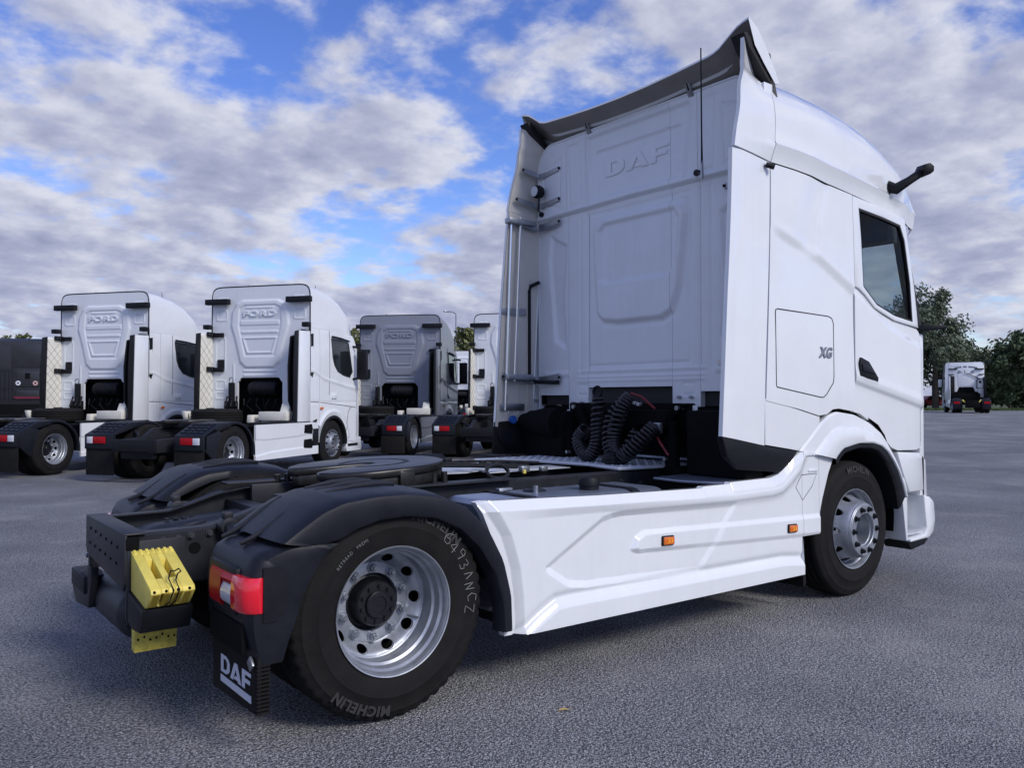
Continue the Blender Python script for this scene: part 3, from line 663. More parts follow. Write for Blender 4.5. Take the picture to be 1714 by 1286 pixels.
# grab rail, work lamp, aerial
gr = [(XW - .03, 1.17, 2.56), (XW - .11, 1.20, 2.52), (XW - .12, 1.205, 2.48), (XW - .12, 1.205, 1.74), (XW - .115, 1.19, 1.67), (XW - .10, 1.15, 1.655), (XW - .03, .93, 1.645)]
MB().tube(gr, .017, 10).build('grab_rail', BLACK, T)
MB().box(XW - .045, XW - .02, .90, .97, 1.63, 1.665).build('grab_rail_foot', BLACK, T, bevel=.005)
lp = MB().lathe([(0, -.045), (.05, -.045), (.058, -.03), (.06, .0), (.05, .035), (.02, .05), (0, .05)], 20, (XW - .10, 1.10, 3.36), 'x').build('work_lamp', BLACK, T)
MB().lathe([(0, 0), (.046, 0), (.046, .004), (0, .004)], 20, (XW - .149, 1.10, 3.36), 'x').build('lamp_lens', CLEAR, lp)
MB().tube([(XW - .09, 1.10, 3.31), (XW - .08, 1.12, 3.20), (XW - .04, 1.13, 3.17)], .008).build('lamp_lead', BLACK, lp)
MB().cyl((XW - .05, 1.13, 3.17), (XW, 1.13, 3.17), .022, n=14).build('grommet', BLACK, T)
MB().cyl((XW - .05, -.655, 3.165), (XW, -.655, 3.165), .024, n=14).build('grommet', BLACK, T)
ae = MB(); _a0 = px(1175, 292, 'x', 2.66); _a1 = px(1173, 80, 'x', 2.63); ae.tube([(XW - .03, -.655, 3.165), tuple(_a0), tuple(_a0 * .7 + _a1 * .3), tuple(_a1)], [.007, .009, .006, .005], 8); ae.build('aerial', BLACK, T)
MB().cyl(tuple(_a0 - np.array([0, 0, .03])), tuple(_a0 + np.array([0, 0, .10])), .012, .009, 8).build('aerial_foot', STEEL, T)
b = px(1287, 278, 'y', -1.255)
MB().cyl((b[0] - .02, -1.245, b[2] + .01), (b[0] + .02, -1.285, b[2] - .01), .018, n=10).build('side_sensor', BLACK, T)
MB().box(XW - .05, XW - .028, -1.06, -.84, 1.745, 1.785).build('latch_plate', CREAM, T, bevel=.004)
# ------------------------------------------------------------ side skirts
SREAR = [(.27, .642), (.29, .64), (.46, .63), (.62, .61), (.80, .56), (.975, .48), (1.2, .45)]
stop_ = [(.48, .978), (.52, .985), (1.0, .972), (1.27, .962), (1.9, .948), (2.18, .942), (2.20, .952), (2.46, .952), (2.47, .962), (2.90, .966), (2.99, .985), (3.05, 1.02), (3.15, 1.09), (3.225, 1.13), (3.30, 1.128), (3.60, 1.085), (3.64, 1.075)]
def sbot(x): return np.where(x < 3.25, .283 - .004 * (x - .6), np.where(x < 3.46, .535, pw(x, [(3.46, .66), (3.50, .78), (3.58, .96), (3.64, 1.06)])))
def lin(a, b, x): return np.clip((x - a) / (b - a), 0, 1)
def skirt_h(X, Z):
    sms = lin
    h = np.zeros_like(X)
    # top band and rounded rear end
    c = dline(X, Z, [(.4, .90), (.71, .895), (1.27, .888), (1.9, .868), (2.49, .855), (2.9, .86), (3.0, .875), (3.10, .93), (3.20, 1.0), (3.27, 1.10)])
    h += .016 * sms(-.02, .025, c) * sms(.62, 1.0, X) - .03 * sms(.055, 0, np.interp(X, [p[0] for p in stop_], [p[1] for p in stop_]) - Z) * sms(3.3, 3.1, X)
    h += .012 * np.exp(-((c + .005) / .03) ** 2) * sms(1.3, 2.2, X)
    h += -.030 * sms(.07, 0, X - np.interp(Z, [p[0] for p in SREAR], [p[1] for p in SREAR]))
    # sunk arrow panel
    rec = [(.91, .60), (1.32, .82), (1.40, .837), (1.49, .842), (2.49, .818), (2.37, .70), (1.66, .71), (1.57, .63), (1.61, .62), (2.28, .58), (2.14, .45), (1.20, .48), (1.07, .50)]
    outer = [(.91, .60), (1.32, .82), (1.40, .837), (1.49, .842), (2.49, .818), (2.37, .70), (2.28, .58), (2.14, .45), (1.20, .48), (1.07, .50)]
    sdv = sdpoly(X, Z, outer); dep = .030 - .020 * sms(1.0, 2.3, X); h += -dep * sms(.022, -.014, sdv)
    strip = [(1.57, .632), (1.60, .685), (1.66, .712), (3.60, .655), (3.60, .535), (1.61, .618)]
    sv = sdpoly(X, Z, strip); h += np.maximum(dep, .012) * 1.05 * sms(.020, -.008, sv)
    # flared sill
    c2 = dline(X, Z, [(.66, .27), (.73, .30), (.97, .408), (1.05, .412), (3.0, .392), (3.12, .38), (3.3, .36)])
    h += .022 * sms(.02, -.03, c2)
    h += -.012 * np.exp(-((c2 - .03) / .022) ** 2)
    return h
xs = sorted(list(np.linspace(.48, 3.64, 480)) + [3.248, 3.2505, 3.4585, 3.461])
SK = {}
for s in (-1, 1):
    def skm():
        m = colpanel(xs, sbot, lambda x: pw(x, stop_), 116, lambda X, Z: s * (1.245 + skirt_h(X, Z)), .045, (0, -s, 0))
        return m
    m = skm()
    m.v = [(x + (float(pw(z, SREAR)) - .48) * max(0, 1 - (x - .48) / .5) ** 2, y, z) for x, y, z in m.v]
    sk = m.build('side_skirt', WHITE, T, smooth=24)
    tp = [(3.24, .968), (3.43, .968), (3.372, .88), (3.255, .79), (3.172, .885)]
    MB().tube([(x, s * (1.2455 + float(skirt_h(np.array([x]), np.array([z]))[0])), z) for x, z in tp], .0022, 5, True).build('flap_gap', SEALM, sk)
    MB().prism([(3.33, 1.005), (3.45, 1.0), (3.435, .98), (3.32, .985)], 'xz', s * 1.240, s * 1.252).build('flap_grip', WHITE, sk, bevel=.004)
    for xx, zz_ in ((1.845, .653), (3.105, .607)):
        yb = 1.245 + float(skirt_h(np.array([xx]), np.array([zz_]))[0])
        M = Matrix.Translation((xx, s * yb, zz_)) @ Matrix.Rotation(R(2.0), 4, 'Y')
        m = MB(); m.box(-.053, .053, -.012, .012, -.030, .030, M); lo_ = m.build('marker_lamp', BLACK, sk, bevel=.008)
        m = MB(); m.box(-.046, .046, min(s * .006, s * .020), max(s * .006, s * .020), -.023, .023, M); ln_ = m.build('lens', ORANGE, lo_, bevel=.006)
        for dx in (-.006, .020):
            m = MB(); m.prism([(dx - .012, -.012), (dx, 0), (dx - .012, .012), (dx, .012), (dx + .012, 0), (dx, -.012)], 'xz', s * .019, s * .022); m.v = [tuple(M @ Vector(p)) for p in m.v]; m.build('chevron', AMBER2, lo_)
    # black ledge behind the skirt under the cab
    MB().prism([(2.50, -s * 0 + s * 1.20), (3.25, s * 1.20), (3.25, s * .55), (2.40, s * .62), (2.38, s * .9)], 'xy', .935, .955).build('deck_cover', TANK if s < 0 else BLACK, T, bevel=.006)
    MB().box(2.42, 3.22, min(s * .55, s * 1.17), max(s * .55, s * 1.17), .50, .93).build('battery_box', DARK, T)
    MB().prism([(3.30, .50), (3.34, .50), (3.36, .18), (3.33, .16)], 'xz', s * 1.20, s * .95).build('front_flap', RUBBER, T)
    # rear mudguard: swept strip with a lip
    TT = [(.655, .32), (.648, .50), (.60, .68), (.51, .84), (.38, .96), (.22, 1.03), (.04, 1.055), (-.12, 1.055), (-.28, 1.04), (-.38, 1.005), (-.47, .95), (-.56, .89)]
    OO = [(.605, .32), (.597, .47), (.55, .62), (.46, .76), (.34, .87), (.20, .935), (.04, .958), (-.10, .952), (-.22, .922), (-.30, .885), (-.37, .872), (-.45, .868)]
    k = np.linspace(0, 1, len(TT)); nn = 48; G = []
    for t in np.linspace(0, 1, nn):
        A = np.array([np.interp(t, k, [p[i] for p in TT]) for i in (0, 1)]); B = np.array([np.interp(t, k, [p[i] for p in OO]) for i in (0, 1)])
        nr = (A - B) / np.linalg.norm(A - B); cr = float(sms(.30, .52, t)) * (1 - .75 * float(sms(.75, 1, t)))
        row = []
        for y, f, up in ((1.19, -.0, -.02), (1.262, -.0, 0), (1.268, .12, 0), (1.268, .85, 0), (1.262, .97, .004), (1.235, 1.0, .012), (1.16, 1.0, .020), (1.10, 1.0, .022 + .004 * cr), (.95, 1.0, .024 + .006 * cr), (.80, 1.0, .022 + .004 * cr), (.70, 1.0, .016), (.635, 1.0, .0), (.625, .9, 0), (.625, .55, 0)):
            q = B + (A - B) * f + nr * up; row.append((q[0], s * y, q[1]))
        G.append(row)
    m = MB().grid(G); g1 = m.build('rear_mudguard', FEND, T, smooth=42)
    # pressed ribs on its crown
    for yy in (.78, .90, 1.02):
        pth = [(x, s * yy, z + .021) for x, z in ((.10, 1.062), (0, 1.066), (-.12, 1.062), (-.26, 1.044))]
        MB().tube(pth, [.010, .016, .016, .008], 8).build('mudguard_rib', FEND, g1)
    # rear bin with lamp recess
    prof = [(-.34, .872), (-.45, .880), (-.56, .876), (-.63, .862), (-.675, .838), (-.702, .79), (-.715, .70), (-.712, .56), (-.69, .46), (-.665, .40)]
    inn = [(-.31, .868), (-.36, .835), (-.41, .775), (-.455, .705), (-.475, .66), (-.495, .60), (-.52, .53), (-.54, .48), (-.555, .43), (-.565, .40)]
    k = np.linspace(0, 1, len(prof)); G = []
    for t in np.linspace(0, 1, 40):
        A = np.array([np.interp(t, k, [p[i] for p in prof]) for i in (0, 1)]); B = np.array([np.interp(t, k, [p[i] for p in inn]) for i in (0, 1)])
        cr = float(sms(.25, 0, t)); row = []
        tap = .05 * float(sms(.5, 1, t))
        for y, f in ((1.19, 0), (1.262, 0), (1.270, .1), (1.268, .72), (1.262, .88), (1.235, .97), (1.18, 1.0), (1.05, 1.0), (.92, 1.0), (.80, 1.0), (.74, .985), (.712, .93), (.705, .8), (.70, .5)):
            q = B + (A - B) * f; row.append((q[0], s * (y - (tap if y < .8 else 0) * 0), q[1] + cr * float(np.interp(y, [.70, .80, .95, 1.10, 1.18, 1.235, 1.26], [.036, .056, .06, .05, .03, .012, 0])) * 0))
        G.append(row)
    m = MB().grid(G); g2 = m.build('rear_mudguard_end', FEND, T, smooth=42)
    for yy in (.76, 1.0):
        pth = [(-.37, s * yy, 1.030), (-.47, s * yy, .968), (-.55, s * yy, .912), (-.60, s * yy, .886), (-.655, s * yy, .866)]
        MB().tube(pth, [.008, .014, .014, .014, .010], 8).build('mudguard_strap', FEND, g2)
    m = MB(); m.box(-.722, -.69, min(s * .79, s * 1.20), max(s * .79, s * 1.20), .43, .565); m.build('recess_panel', DARK, g2, bevel=.02)
    # tail lamp, wraps round the corner
    LPY = [.865, 1.00, 1.13, 1.20, 1.252, 1.276, 1.284]; LPX = [-.738, -.738, -.738, -.737, -.722, -.690, -.645]; LPN = [0] * 7
    LPS = [0, .165, .295, .366, .427, .474, .53]; za, zb = .612, .762
    def lampseg(f0, f1, mt, nm, bulge=.03, za=za, zb=zb):
        rows = []
        for f in np.linspace(f0, f1, 9):
            sl_ = f * .50; yy = float(np.interp(sl_, LPS, LPY)); xr = float(np.interp(sl_, LPS, LPX)); nx_, ny_ = float(np.interp(sl_, LPS, LPN)), 0
            rows.append([(xr + .05, s * (yy - .03 * f), za - .0), (xr + .004, s * (yy - .006 * f), za), (xr - .006, s * yy, za + .015), (xr - .008, s * yy, (za + zb) / 2), (xr - .004, s * yy, zb - .02), (xr + .006, s * (yy - .006 * f), zb), (xr + .05, s * (yy - .03 * f), zb)])
        m = MB().grid(rows)
        for r_ in (rows[0], rows[-1]): m.add(r_, [tuple(range(len(r_)))])
        return m.build(nm, mt, T, smooth=40)
    lamp = lampseg(0, .345, RED, 'tail_lamp')
    for f0, f1, mt, nm in ((.35, .60, CLEAR, 'reversing_lens'), (.605, 1.0, REDL, 'brake_lens')):
        o = lampseg(f0, f1, mt, nm, za=za + (.02 if nm == 'reversing_lens' else .004), zb=(.715 if nm == 'reversing_lens' else zb)); o.parent = lamp
    o = lampseg(.35, .60, RED, 'upper_lens', za=.718); o.parent = lamp
    m = MB(); m.box(-.728, -.67, min(s * .80, s * 1.14), max(s * .80, s * 1.14), .585, .79); m.build('lamp_housing', BLACK, lamp, bevel=.02)
    m = MB(); m.prism([(-.585, .80), (-.545, .76), (-.555, .62), (-.60, .575), (-.655, .575), (-.655, .80)], 'xz', s * 1.255, s * 1.2745); m.build('lamp_surround', BLACK, lamp)
    # mudflap with ribbed edge and lettering
    mf = MB().prism([(s * .70, .44), (s * 1.262, .44), (s * 1.258, .19), (s * .70, .17)], 'yz', -.672, -.655).build('mud_flap', RUBBER, T, bevel=.003)
    for kk in range(13): MB().box(-.676, -.62, min(s * 1.235, s * 1.266), max(s * 1.235, s * 1.266), .195 + kk * .0165, .204 + kk * .0165).build('flap_tooth', RUBBER, mf)
    # the word reads left to right seen from behind: from +y to -y
    yl = -.82 if s < 0 else 1.12
    for m in daf_letters(lambda x, z, t, yl=yl: (-.674 - t, yl - x * .126, .270 + z * .078), .002): m.build('printed_letter', PRINT, mf, smooth=0)
    MB().box(-.677, -.674, yl - .375, yl, .226, .256).build('printed_bar', PRINT, mf, smooth=0)
    M = Matrix.Translation((-.685, s * 1.215, .40)) @ Matrix.Rotation(R(45), 4, 'X')
    MB().box(-.006, .006, -.024, .024, -.024, .024, M).build('diamond_badge', STEEL, g2, bevel=.003)

# ------------------------------------------------------------ chassis
NUT2 = mat('painted bolt', (.05, .053, .06), .4, .3, 0, 30, .2)
RAIL = [(-1.0, .86), (-.60, .865), (-.48, .895), (-.32, .945), (-.15, .972), (.3, .982), (1.3, .985), (3.2, .985), (4.9, .985)]
def zrail(x): return float(pw(x, RAIL))
for s in (-1, 1):
    m = MB(); xs_ = np.concatenate([np.linspace(-.985, .4, 40), [1.3, 2.4, 3.2, 4.9]]); G = []
    for x in xs_:
        zt = zrail(x); zb = zt - .27; a, b, c = s * .325, s * .405, s * .397
        G.append([(x, a, zt - .008), (x, a, zt), (x, b - s * .012, zt), (x, b, zt - .012), (x, b, zb + .012), (x, b - s * .012, zb), (x, a, zb), (x, a, zb + .008), (x, c - s * .012, zb + .008), (x, c, zb + .02), (x, c, zt - .02), (x, c - s * .012, zt - .008)])
    m.grid(G, cv=True); m.build('frame_rail', FRAME, T, smooth=35)
for x0, x1 in ((-.985, -.955),):
    cb = MB(); cb.prism([(-.43, .86), (.43, .86), (.43, .69), (.40, .66), (-.40, .60), (-.43, .63)], 'yz', -1.0, -.985); cb.prism([(-.43, .868), (.43, .868), (.43, .858), (-.43, .858)], 'yz', -1.0, -.90)
    cro = cb.build('rear_cross_member', FRAME, T, bevel=.006)
    for yy in np.linspace(-.30, .30, 6):
        for zz_ in (.80, .72): MB().cyl((-1.004, yy + (.02 if zz_ < .75 else 0), zz_ + yy * .03), (-.996, yy + (.02 if zz_ < .75 else 0), zz_ + yy * .03), .008, n=8).build('bolt_hole', DARK, cro)
MB().box(-.999, -.93, -.432, -.385, .785, .852).build('rail_end', DARK, T, bevel=.01)
for x, z in ((-.93, .815), (-.87, .830), (-.82, .838), (-.75, .842), (-.69, .852), (-.60, .855)):
    inst('rbolt', lambda: MB().lathe([(0, -.022), (.011, -.022), (.012, -.018), (.012, -.008), (.019, -.008), (.02, 0)], 12), 'frame_bolt', NUT2, T, (x, -.405, z - .022), smooth=30)
MB().lathe([(0, -.002), (.028, -.002), (.03, 0)], 20, (-.67, -.405, .765)).build('frame_hole', DARK, T)
MB().lathe([(0, -.002), (.012, -.002), (.014, 0)], 14, (-.57, -.405, .84)).build('frame_hole', DARK, T)
for x in np.linspace(1.5, 3.1, 9):
    inst('rbolt', None, 'frame_bolt', FRAME, T, (x, -.405, .90 + .015 * math.sin(x * 9)))
# cross members and clutter between the rails
for x in (-.2, .3, 1.1, 1.75, 2.5): MB().box(x - .05, x + .05, -.395, .395, .74, .90).build('cross_member', FRAME, T, bevel=.006)
# air-suspension crossbeam cover between the rails (moulded, with a recess)
G = []
for x in np.linspace(-.86, .05, 24):
    row = []; t = (x + .86) / .91
    for y in np.linspace(-.30, .30, 25):
        z = .800 + .050 * float(sms(0, .8, t)) - .03 * float(sms(.27, .30, abs(y)))
        dd = abs(abs(y) - .15); z += .018 * float(sms(.10, .06, dd)) * float(sms(.06, .16, t))
        row.append((x - .02 * abs(y), y, z - .05 * float(sms(.05, 0, t))))
    G.append(row)
cvr = MB().grid(G).build('axle_cover', FRAME, T, smooth=45)
for yy, n_ in ((.16, 4), (-.13, 1)):
    for kk in range(n_):
        if n_ > 1: MB().box(-.66 + kk * .045, -.635 + kk * .045, yy - .02, yy + .02, .836, .846).build('moulded_mark', BLACK, cvr, bevel=.003)
        else: MB().tube([(-.60 + .075 * math.cos(a), yy + .028 * math.sin(a), .842 + .012 * math.cos(a)) for a in np.linspace(0, 2 * math.pi, 25)[:-1]], .004, 5, True).build('moulded_ring', FRAME, cvr)
# axle, springs, gearbox, under-frame tanks
m = MB(); m.cyl((0, -.9, TR), (0, .9, TR), .075, n=20); m.lathe([(.02, -.22), (.14, -.2), (.21, -.08), (.22, 0), (.21, .08), (.14, .2), (.02, .22)], 28, (0, 0, TR)); m.build('rear_axle', DARK, T)
m = MB(); m.cyl((4.0, -.9, TR - .05), (4.0, .9, TR - .05), .06, n=16); m.build('front_axle', DARK, T)
for s in (-1, 1):
    for x in (-.42, .42): MB().lathe([(.02, -.13), (.10, -.12), (.12, -.05), (.12, .05), (.10, .12), (.02, .13)], 20, (x, s * .50, .60), 'z').build('air_bellows', RUBBER, T)
MB().tube([(.2, 0, .55), (1.5, 0, .66), (2.6, 0, .75)], .06, 14).build('propeller_shaft', FRAME, T)
m = MB(); m.box(2.3, 4.6, -.32, .32, .45, .93); m.box(3.1, 3.8, -.40, .40, .90, 1.30); m.build('gearbox', DARK, T, bevel=.04)
# silencer and rear brackets
m = MB(); m.lathe([(.02, -.38), (.11, -.37), (.135, -.33), (.14, -.30), (.14, .30), (.135, .33), (.11, .37), (.02, .38)], 32, (-.80, .32, .385), 'y'); m.build('air_tank', FRAME, T)
m = MB(); m.tube([(-.80, .20, .50), (-.86, .22, .60), (-.84, .16, .66), (-.78, .05, .66), (-.78, -.1, .60)], .022, 10); m.tube([(-.84, .30, .52), (-.90, .32, .60), (-.85, .30, .68)], .012, 8); m.build('air_hose', BLACK, T)
lf = MB(); lf.prism([(.45, .80), (.53, .84), (.53, .56), (.60, .53), (.93, .47), (.97, .37), (.86, .30), (.52, .33), (.45, .5)], 'yz', -.97, -.93); lf.build('chock_bracket', FRAME, T, bevel=.006)
lfb = MB(); lfb.box(-.985, -.86, .56, .92, .40, .50, None); lfb.build('chock_tray', BLACK, T, bevel=.008)
MB().cyl((-.975, .56, .62), (-.965, .56, .62), .014, n=10).build('bracket_nut', STEEL, T)
rb = MB(); rb.prism([(-.428, .83), (-.412, .83), (-.412, .44), (-.428, .44)], 'yz', -.985, -.72); rb.build('chock_bracket', FRAME, T, bevel=.004)
# tubular mudguard stay, right
for s in (-1, 1):
    st = MB(); st.cyl((-.52, s * .40, .865), (-.52, s * .48, .865), .045, n=14); st.cyl((-.52, s * .47, .865), (-.50, s * .66, .80), .03, n=12); b = st.build('mudguard_stay', FRAME, T, bevel=.004)
    MB().box(-.545, -.50, min(s * .42, s * .47), max(s * .42, s * .47), .90, .935).build('stay_clamp', FRAME, b, bevel=.005)
    MB().prism([(-.46, .875), (-.25, .955), (-.24, .93), (-.24, .85), (-.30, .86), (-.42, .845)], 'xz', s * .44, s * .50).build('stay_web', FRAME, b, bevel=.004)
    st = MB(); st.cyl((.45, s * .40, .80), (.48, s * .66, .78), .03, n=12); st.build('mudguard_stay', FRAME, T)

# ------------------------------------------------------------ fifth wheel
fw = empty('fifth_wheel'); fw.parent = T; fw.scale = (.93, .93, 1); fw.location = (.52, 0, 1.105); fw.rotation_euler = (0, R(-3.0), 0)
def fwout(k=1.0, zz_=0):
    o = []
    for a in np.linspace(-100, 100, 41): o.append((.02 + .46 * k * math.cos(R(a)) * 1.0, .475 * k * math.sin(R(a))))
    o += [(-.20, .465 * k), (-.34, .42 * k), (-.44, .33 * k), (-.485, .24), (-.47, .17), (-.38, .12), (-.20, .075), (-.02, .05), (.02, .03)]
    o += [(x, -y) for x, y in o[:-10:-1]]
    return o
po = fwout()
m = MB(); m.prism(po, 'xy', -.05, 0); m.build('coupling_plate', GREASE, fw, bevel=.016, seg=3, smooth=40)
m = MB(); m.prism([(x * .97 + .01, y * .955) for x, y in po], 'xy', -.11, -.045); m.build('plate_skirt', GREASE, fw, bevel=.01, smooth=40)
m = MB(); G = [[(x, y, .0015) for x, y in [(.02 + r_ * math.cos(R(a)), r_ * 1.02 * math.sin(R(a)))]][0] for r_ in (.20, .235) for a in np.linspace(-150, 150, 50)]
m.grid(np.array(G).reshape(2, 50, 3)); m.build('grease_groove', BLACK, fw, smooth=0)
for s in (-1, 1):
    m = MB(); m.prism([(-.18, -.21), (.20, -.21), (.10, -.10), (.06, -.05), (-.06, -.05), (-.09, -.10)], 'xz', s * .44, s * .30); m.build('pedestal', FRAME, fw, bevel=.012)
    m = MB(); m.box(-.05, .06, min(s * .42, s * .475), max(s * .42, s * .475), -.13, -.015); m.build('pedestal_cap', GREASE, fw, bevel=.012)
    for dx in (.24, .32): MB().cyl((dx, s * .40, -.14), (dx, s * .40, -.06), .022, .020, 12).build('coupling_bolt', GREASE, fw)
    for dx in (-.42, -.49): MB().cyl((dx, s * .40, -.13), (dx, s * .40, -.05), .022, .020, 12).build('coupling_bolt', GREASE, fw)
m = MB(); m.box(.40, .50, -.06, .30, -.10, -.02); m.build('release_bracket', FRAME, fw, bevel=.006)
MB().box(-.05, 1.28, -.40, .40, .968, .985).build('coupling_base_plate', FRAME, T, bevel=.004) if False else None
for s in (-1, 1):
    MB().box(-.25, 1.30, min(s * .36, s * .47), max(s * .36, s * .47), .985, 1.0).build('coupling_rail', FRAME, T, bevel=.004)
    MB().box(-.12, .55, min(s * .30, s * .34), max(s * .30, s * .34), .85, .985).build('coupling_angle', FRAME, T, bevel=.004)
# grease pump lines, loop handle and loose fittings on the frame
m = MB(); m.tube([(.98, .10, 1.07), (1.2, .08, 1.06), (1.45, .02, 1.045), (1.75, -.04, 1.03)], .012, 8); m.build('brake_pipe', BLACK, T)
m = MB(); m.tube([(.98, .02, 1.06), (1.25, -.02, 1.05), (1.6, -.10, 1.03)], .010, 8); m.build('brake_pipe', BLACK, T)
m = MB(); m.tube([(1.0, .20, 1.06), (1.35, .25, 1.06), (1.7, .22, 1.05), (2.0, .15, 1.03)], .009, 8); m.build('brake_pipe', BLACK, T)
m = MB(); hh = [(1.28 + .12 * math.cos(a) - .03 * math.sin(a), -.30 + .05 * math.cos(a), 1.03 + .045 * math.sin(a)) for a in np.linspace(0, 2 * math.pi, 29)[:-1]]
m.tube(hh, .013, 8, True); m.build('release_handle', FRAME, T)
for x, y, z, r_ in ((1.30, .10, 1.06, .02), (1.42, .06, 1.06, .016), (1.5, .0, 1.05, .02), (1.18, .14, 1.08, .018), (1.62, -.15, 1.02, .022), (1.75, -.2, 1.02, .018)):
    MB().box(x - r_ * 1.6, x + r_ * 1.6, y - r_, y + r_, z - r_, z + r_).build('pipe_fitting', BLACK if x < 1.6 else STEEL, T, bevel=.005)
MB().cyl((1.55, -.24, 1.0), (1.55, -.24, 1.025), .012, n=8).build('brass_fitting', YEL, T)
m = MB(); m.box(1.45, 2.2, .02, .30, .985, .992); m.build('valve_plate', ALU, T, bevel=.003)
m = MB(); m.prism([(.92, .05), (1.25, .0), (1.55, .15), (1.4, .40), (1.0, .42)], 'xy', 1.0, 1.008); m.build('wrapped_plate', ALU, T)

# ------------------------------------------------------------ walk-on deck, tank
m = MB(); m.prism([(1.98, .95), (2.28, .55), (2.36, .0), (2.28, -.40), (2.62, -.44), (3.3, -.46), (3.3, .95)], 'xy', .995, 1.012)
deck = m.build('deck_plate', ALU, T, bevel=.003)
st_m = MB(); 
for i, x in enumerate(np.arange(2.04, 3.26, .045)):
    for j, y in enumerate(np.arange(-.40, .92, .045)):
        lim = float(pw(y, [(-.4, 2.34), (0, 2.40), (.55, 2.32), (.95, 2.06)]))
        if x < lim: continue
        a = R(45 if (i + j) % 2 else -45); c, s_ = math.cos(a), math.sin(a)
        st_m.add([(x + dx * c - dy * s_, y + dx * s_ + dy * c, 1.0125 + dz) for dx, dy, dz in ((-.017, 0, 0), (0, -.006, 0), (.017, 0, 0), (0, .006, 0), (0, 0, .005))], [(0, 1, 4), (1, 2, 4), (2, 3, 4), (3, 0, 4)])
tag(st_m.build('tread_pattern', ALU, deck, smooth=0), kind='stuff')
MB().tube([(1.98, .95, 1.0), (2.28, .55, 1.0), (2.36, .0, 1.0), (2.28, -.40, 1.0), (2.62, -.44, 1.0), (3.0, -.46, 1.0)], .010, 6).build('deck_edge', ALU, deck)
m = MB(); m.prism([(2.98, .35), (3.4, .35), (3.4, -.62), (2.98, -.62)], 'xy', 1.01, 1.03); m.v = [(x, y, z + .02) for x, y, z in m.v]; m.build('tunnel_cover', TANK, T, bevel=.004)
# cylindrical-cornered fuel tank behind the right skirt, twin on the left
for s in (-1, 1):
    sec = rrect(.56, 1.17, .36, .955, .13, 6); G = []
    for x, k in ((.66, .90), (.675, .97), (.70, 1.0), (1.95, 1.0), (1.975, .97), (1.99, .90)):
        G.append([(x, s * (.865 + (y - .865) * k), .657 + (z - .657) * k) for y, z in sec])
    m = MB().grid(G, cv=True); m.add(G[0], [tuple(range(len(sec)))]); m.add(G[-1], [tuple(range(len(sec)))]); tk = m.build('fuel_tank', TANK, T, smooth=40)
    for xx in (.95, 1.72):
        m = MB(); sc2 = rrect(.552, 1.178, .352, .963, .13, 6); m.grid([[(xx + d, s * y, z) for y, z in sc2] for d in (-.03, .03)], cv=True); m.build('tank_strap', BLACK, tk)
    MB().lathe([(.06, -.03), (.06, .015), (.066, .017), (.066, .05), (.058, .062), (.02, .066), (0, .066)], 22, (1.50, s * .93, .965), 'z').build('filler_cap', BLACK, tk)
    MB().lathe([(.07, -.02), (.07, .006), (.062, .01), (0, .01)], 20, (1.18, s * .80, .957), 'z').build('sender_flange', FRAME, tk)
    MB().cyl((1.14, s * .86, .955), (1.14, s * .86, .995), .016, n=12).build('breather', STEEL, tk)
    MB().box(.98, 1.08, s * .70 - .02, s * .70 + .02, .958, .975).build('tank_bracket', STEEL, tk, bevel=.004)

# ------------------------------------------------------------ under the cab, behind the opening
m = MB(); m.prism([(2.68, 1.40), (2.98, 1.40), (2.98, .62), (2.70, .62), (2.66, .95), (2.62, 1.30)], 'xz', .62, 1.14); m.build('air_filter_box', DARK, T, bevel=.03)
m = MB(); m.lathe([(.02, -.34), (.13, -.33), (.12, -.1), (.07, .16), (.02, .17)], 20, (2.66, 1.0, 1.30), 'y'); m.build('intake_duct', DARK, T)
MB().cyl((2.55, 1.16, 1.32), (2.55, 1.19, 1.32), .035, n=16).build('blue_cap', BLUEC, T)
m = MB(); m.prism([(2.38, 1.30), (2.62, 1.31), (2.84, 1.19), (2.86, 1.0), (2.36, 1.02)], 'xz', 1.21, 1.235); m.build('deflector_flap', RUBBER, T, bevel=.006)
m = MB(); m.prism([(2.30, 1.20), (3.2, 1.05), (3.2, .40), (2.25, .42)], 'xz', .98, 1.22); m.build('left_skirt_box', BLACK, T, bevel=.01) if False else None
m = MB(); m.box(2.84, 2.92, -.60, .75, 1.26, 1.47); m.build('cab_cross_beam', DARK, T, bevel=.01)
for s in (-1, 1):
    yb = .62 if s > 0 else -.52
    m = MB(); m.prism([(yb - .04, 1.46), (yb + .05, 1.46), (yb - s * .10, 1.20), (yb - s * .20, 1.20)], 'yz', 2.78, 2.84); m.build('cab_mount', DARK, T, bevel=.008)
    MB().cyl((2.76, yb, 1.435), (2.84, yb, 1.435), .018, n=10).build('mount_bolt', STEEL, T)
    m = MB(); m.cyl((2.74, yb + .02, .98), (2.74, yb + .02, 1.24), .055, n=18); m.cyl((2.74, yb + .02, 1.2), (2.74, yb + .02, 1.34), .035, n=14); m.build('cab_spring', DARK, T)
    MB().box(2.70, 2.86, yb - .08, yb + .10, .90, 1.0).build('spring_seat', DARK, T, bevel=.01)
    MB().cyl((2.66, yb - s * .03, 1.06), (2.70, yb - s * .03, 1.06), .014, n=8).build('mount_bolt', STEEL, T)
m = MB(); m.box(3.30, 3.36, -.95, 1.15, .70, 1.60); m.build('engine_bulkhead', DARK, T)
m = MB(); m.box(2.70, 2.90, -1.18, -.66, .96, 1.42); m.build('side_locker', DARK, T, bevel=.02)
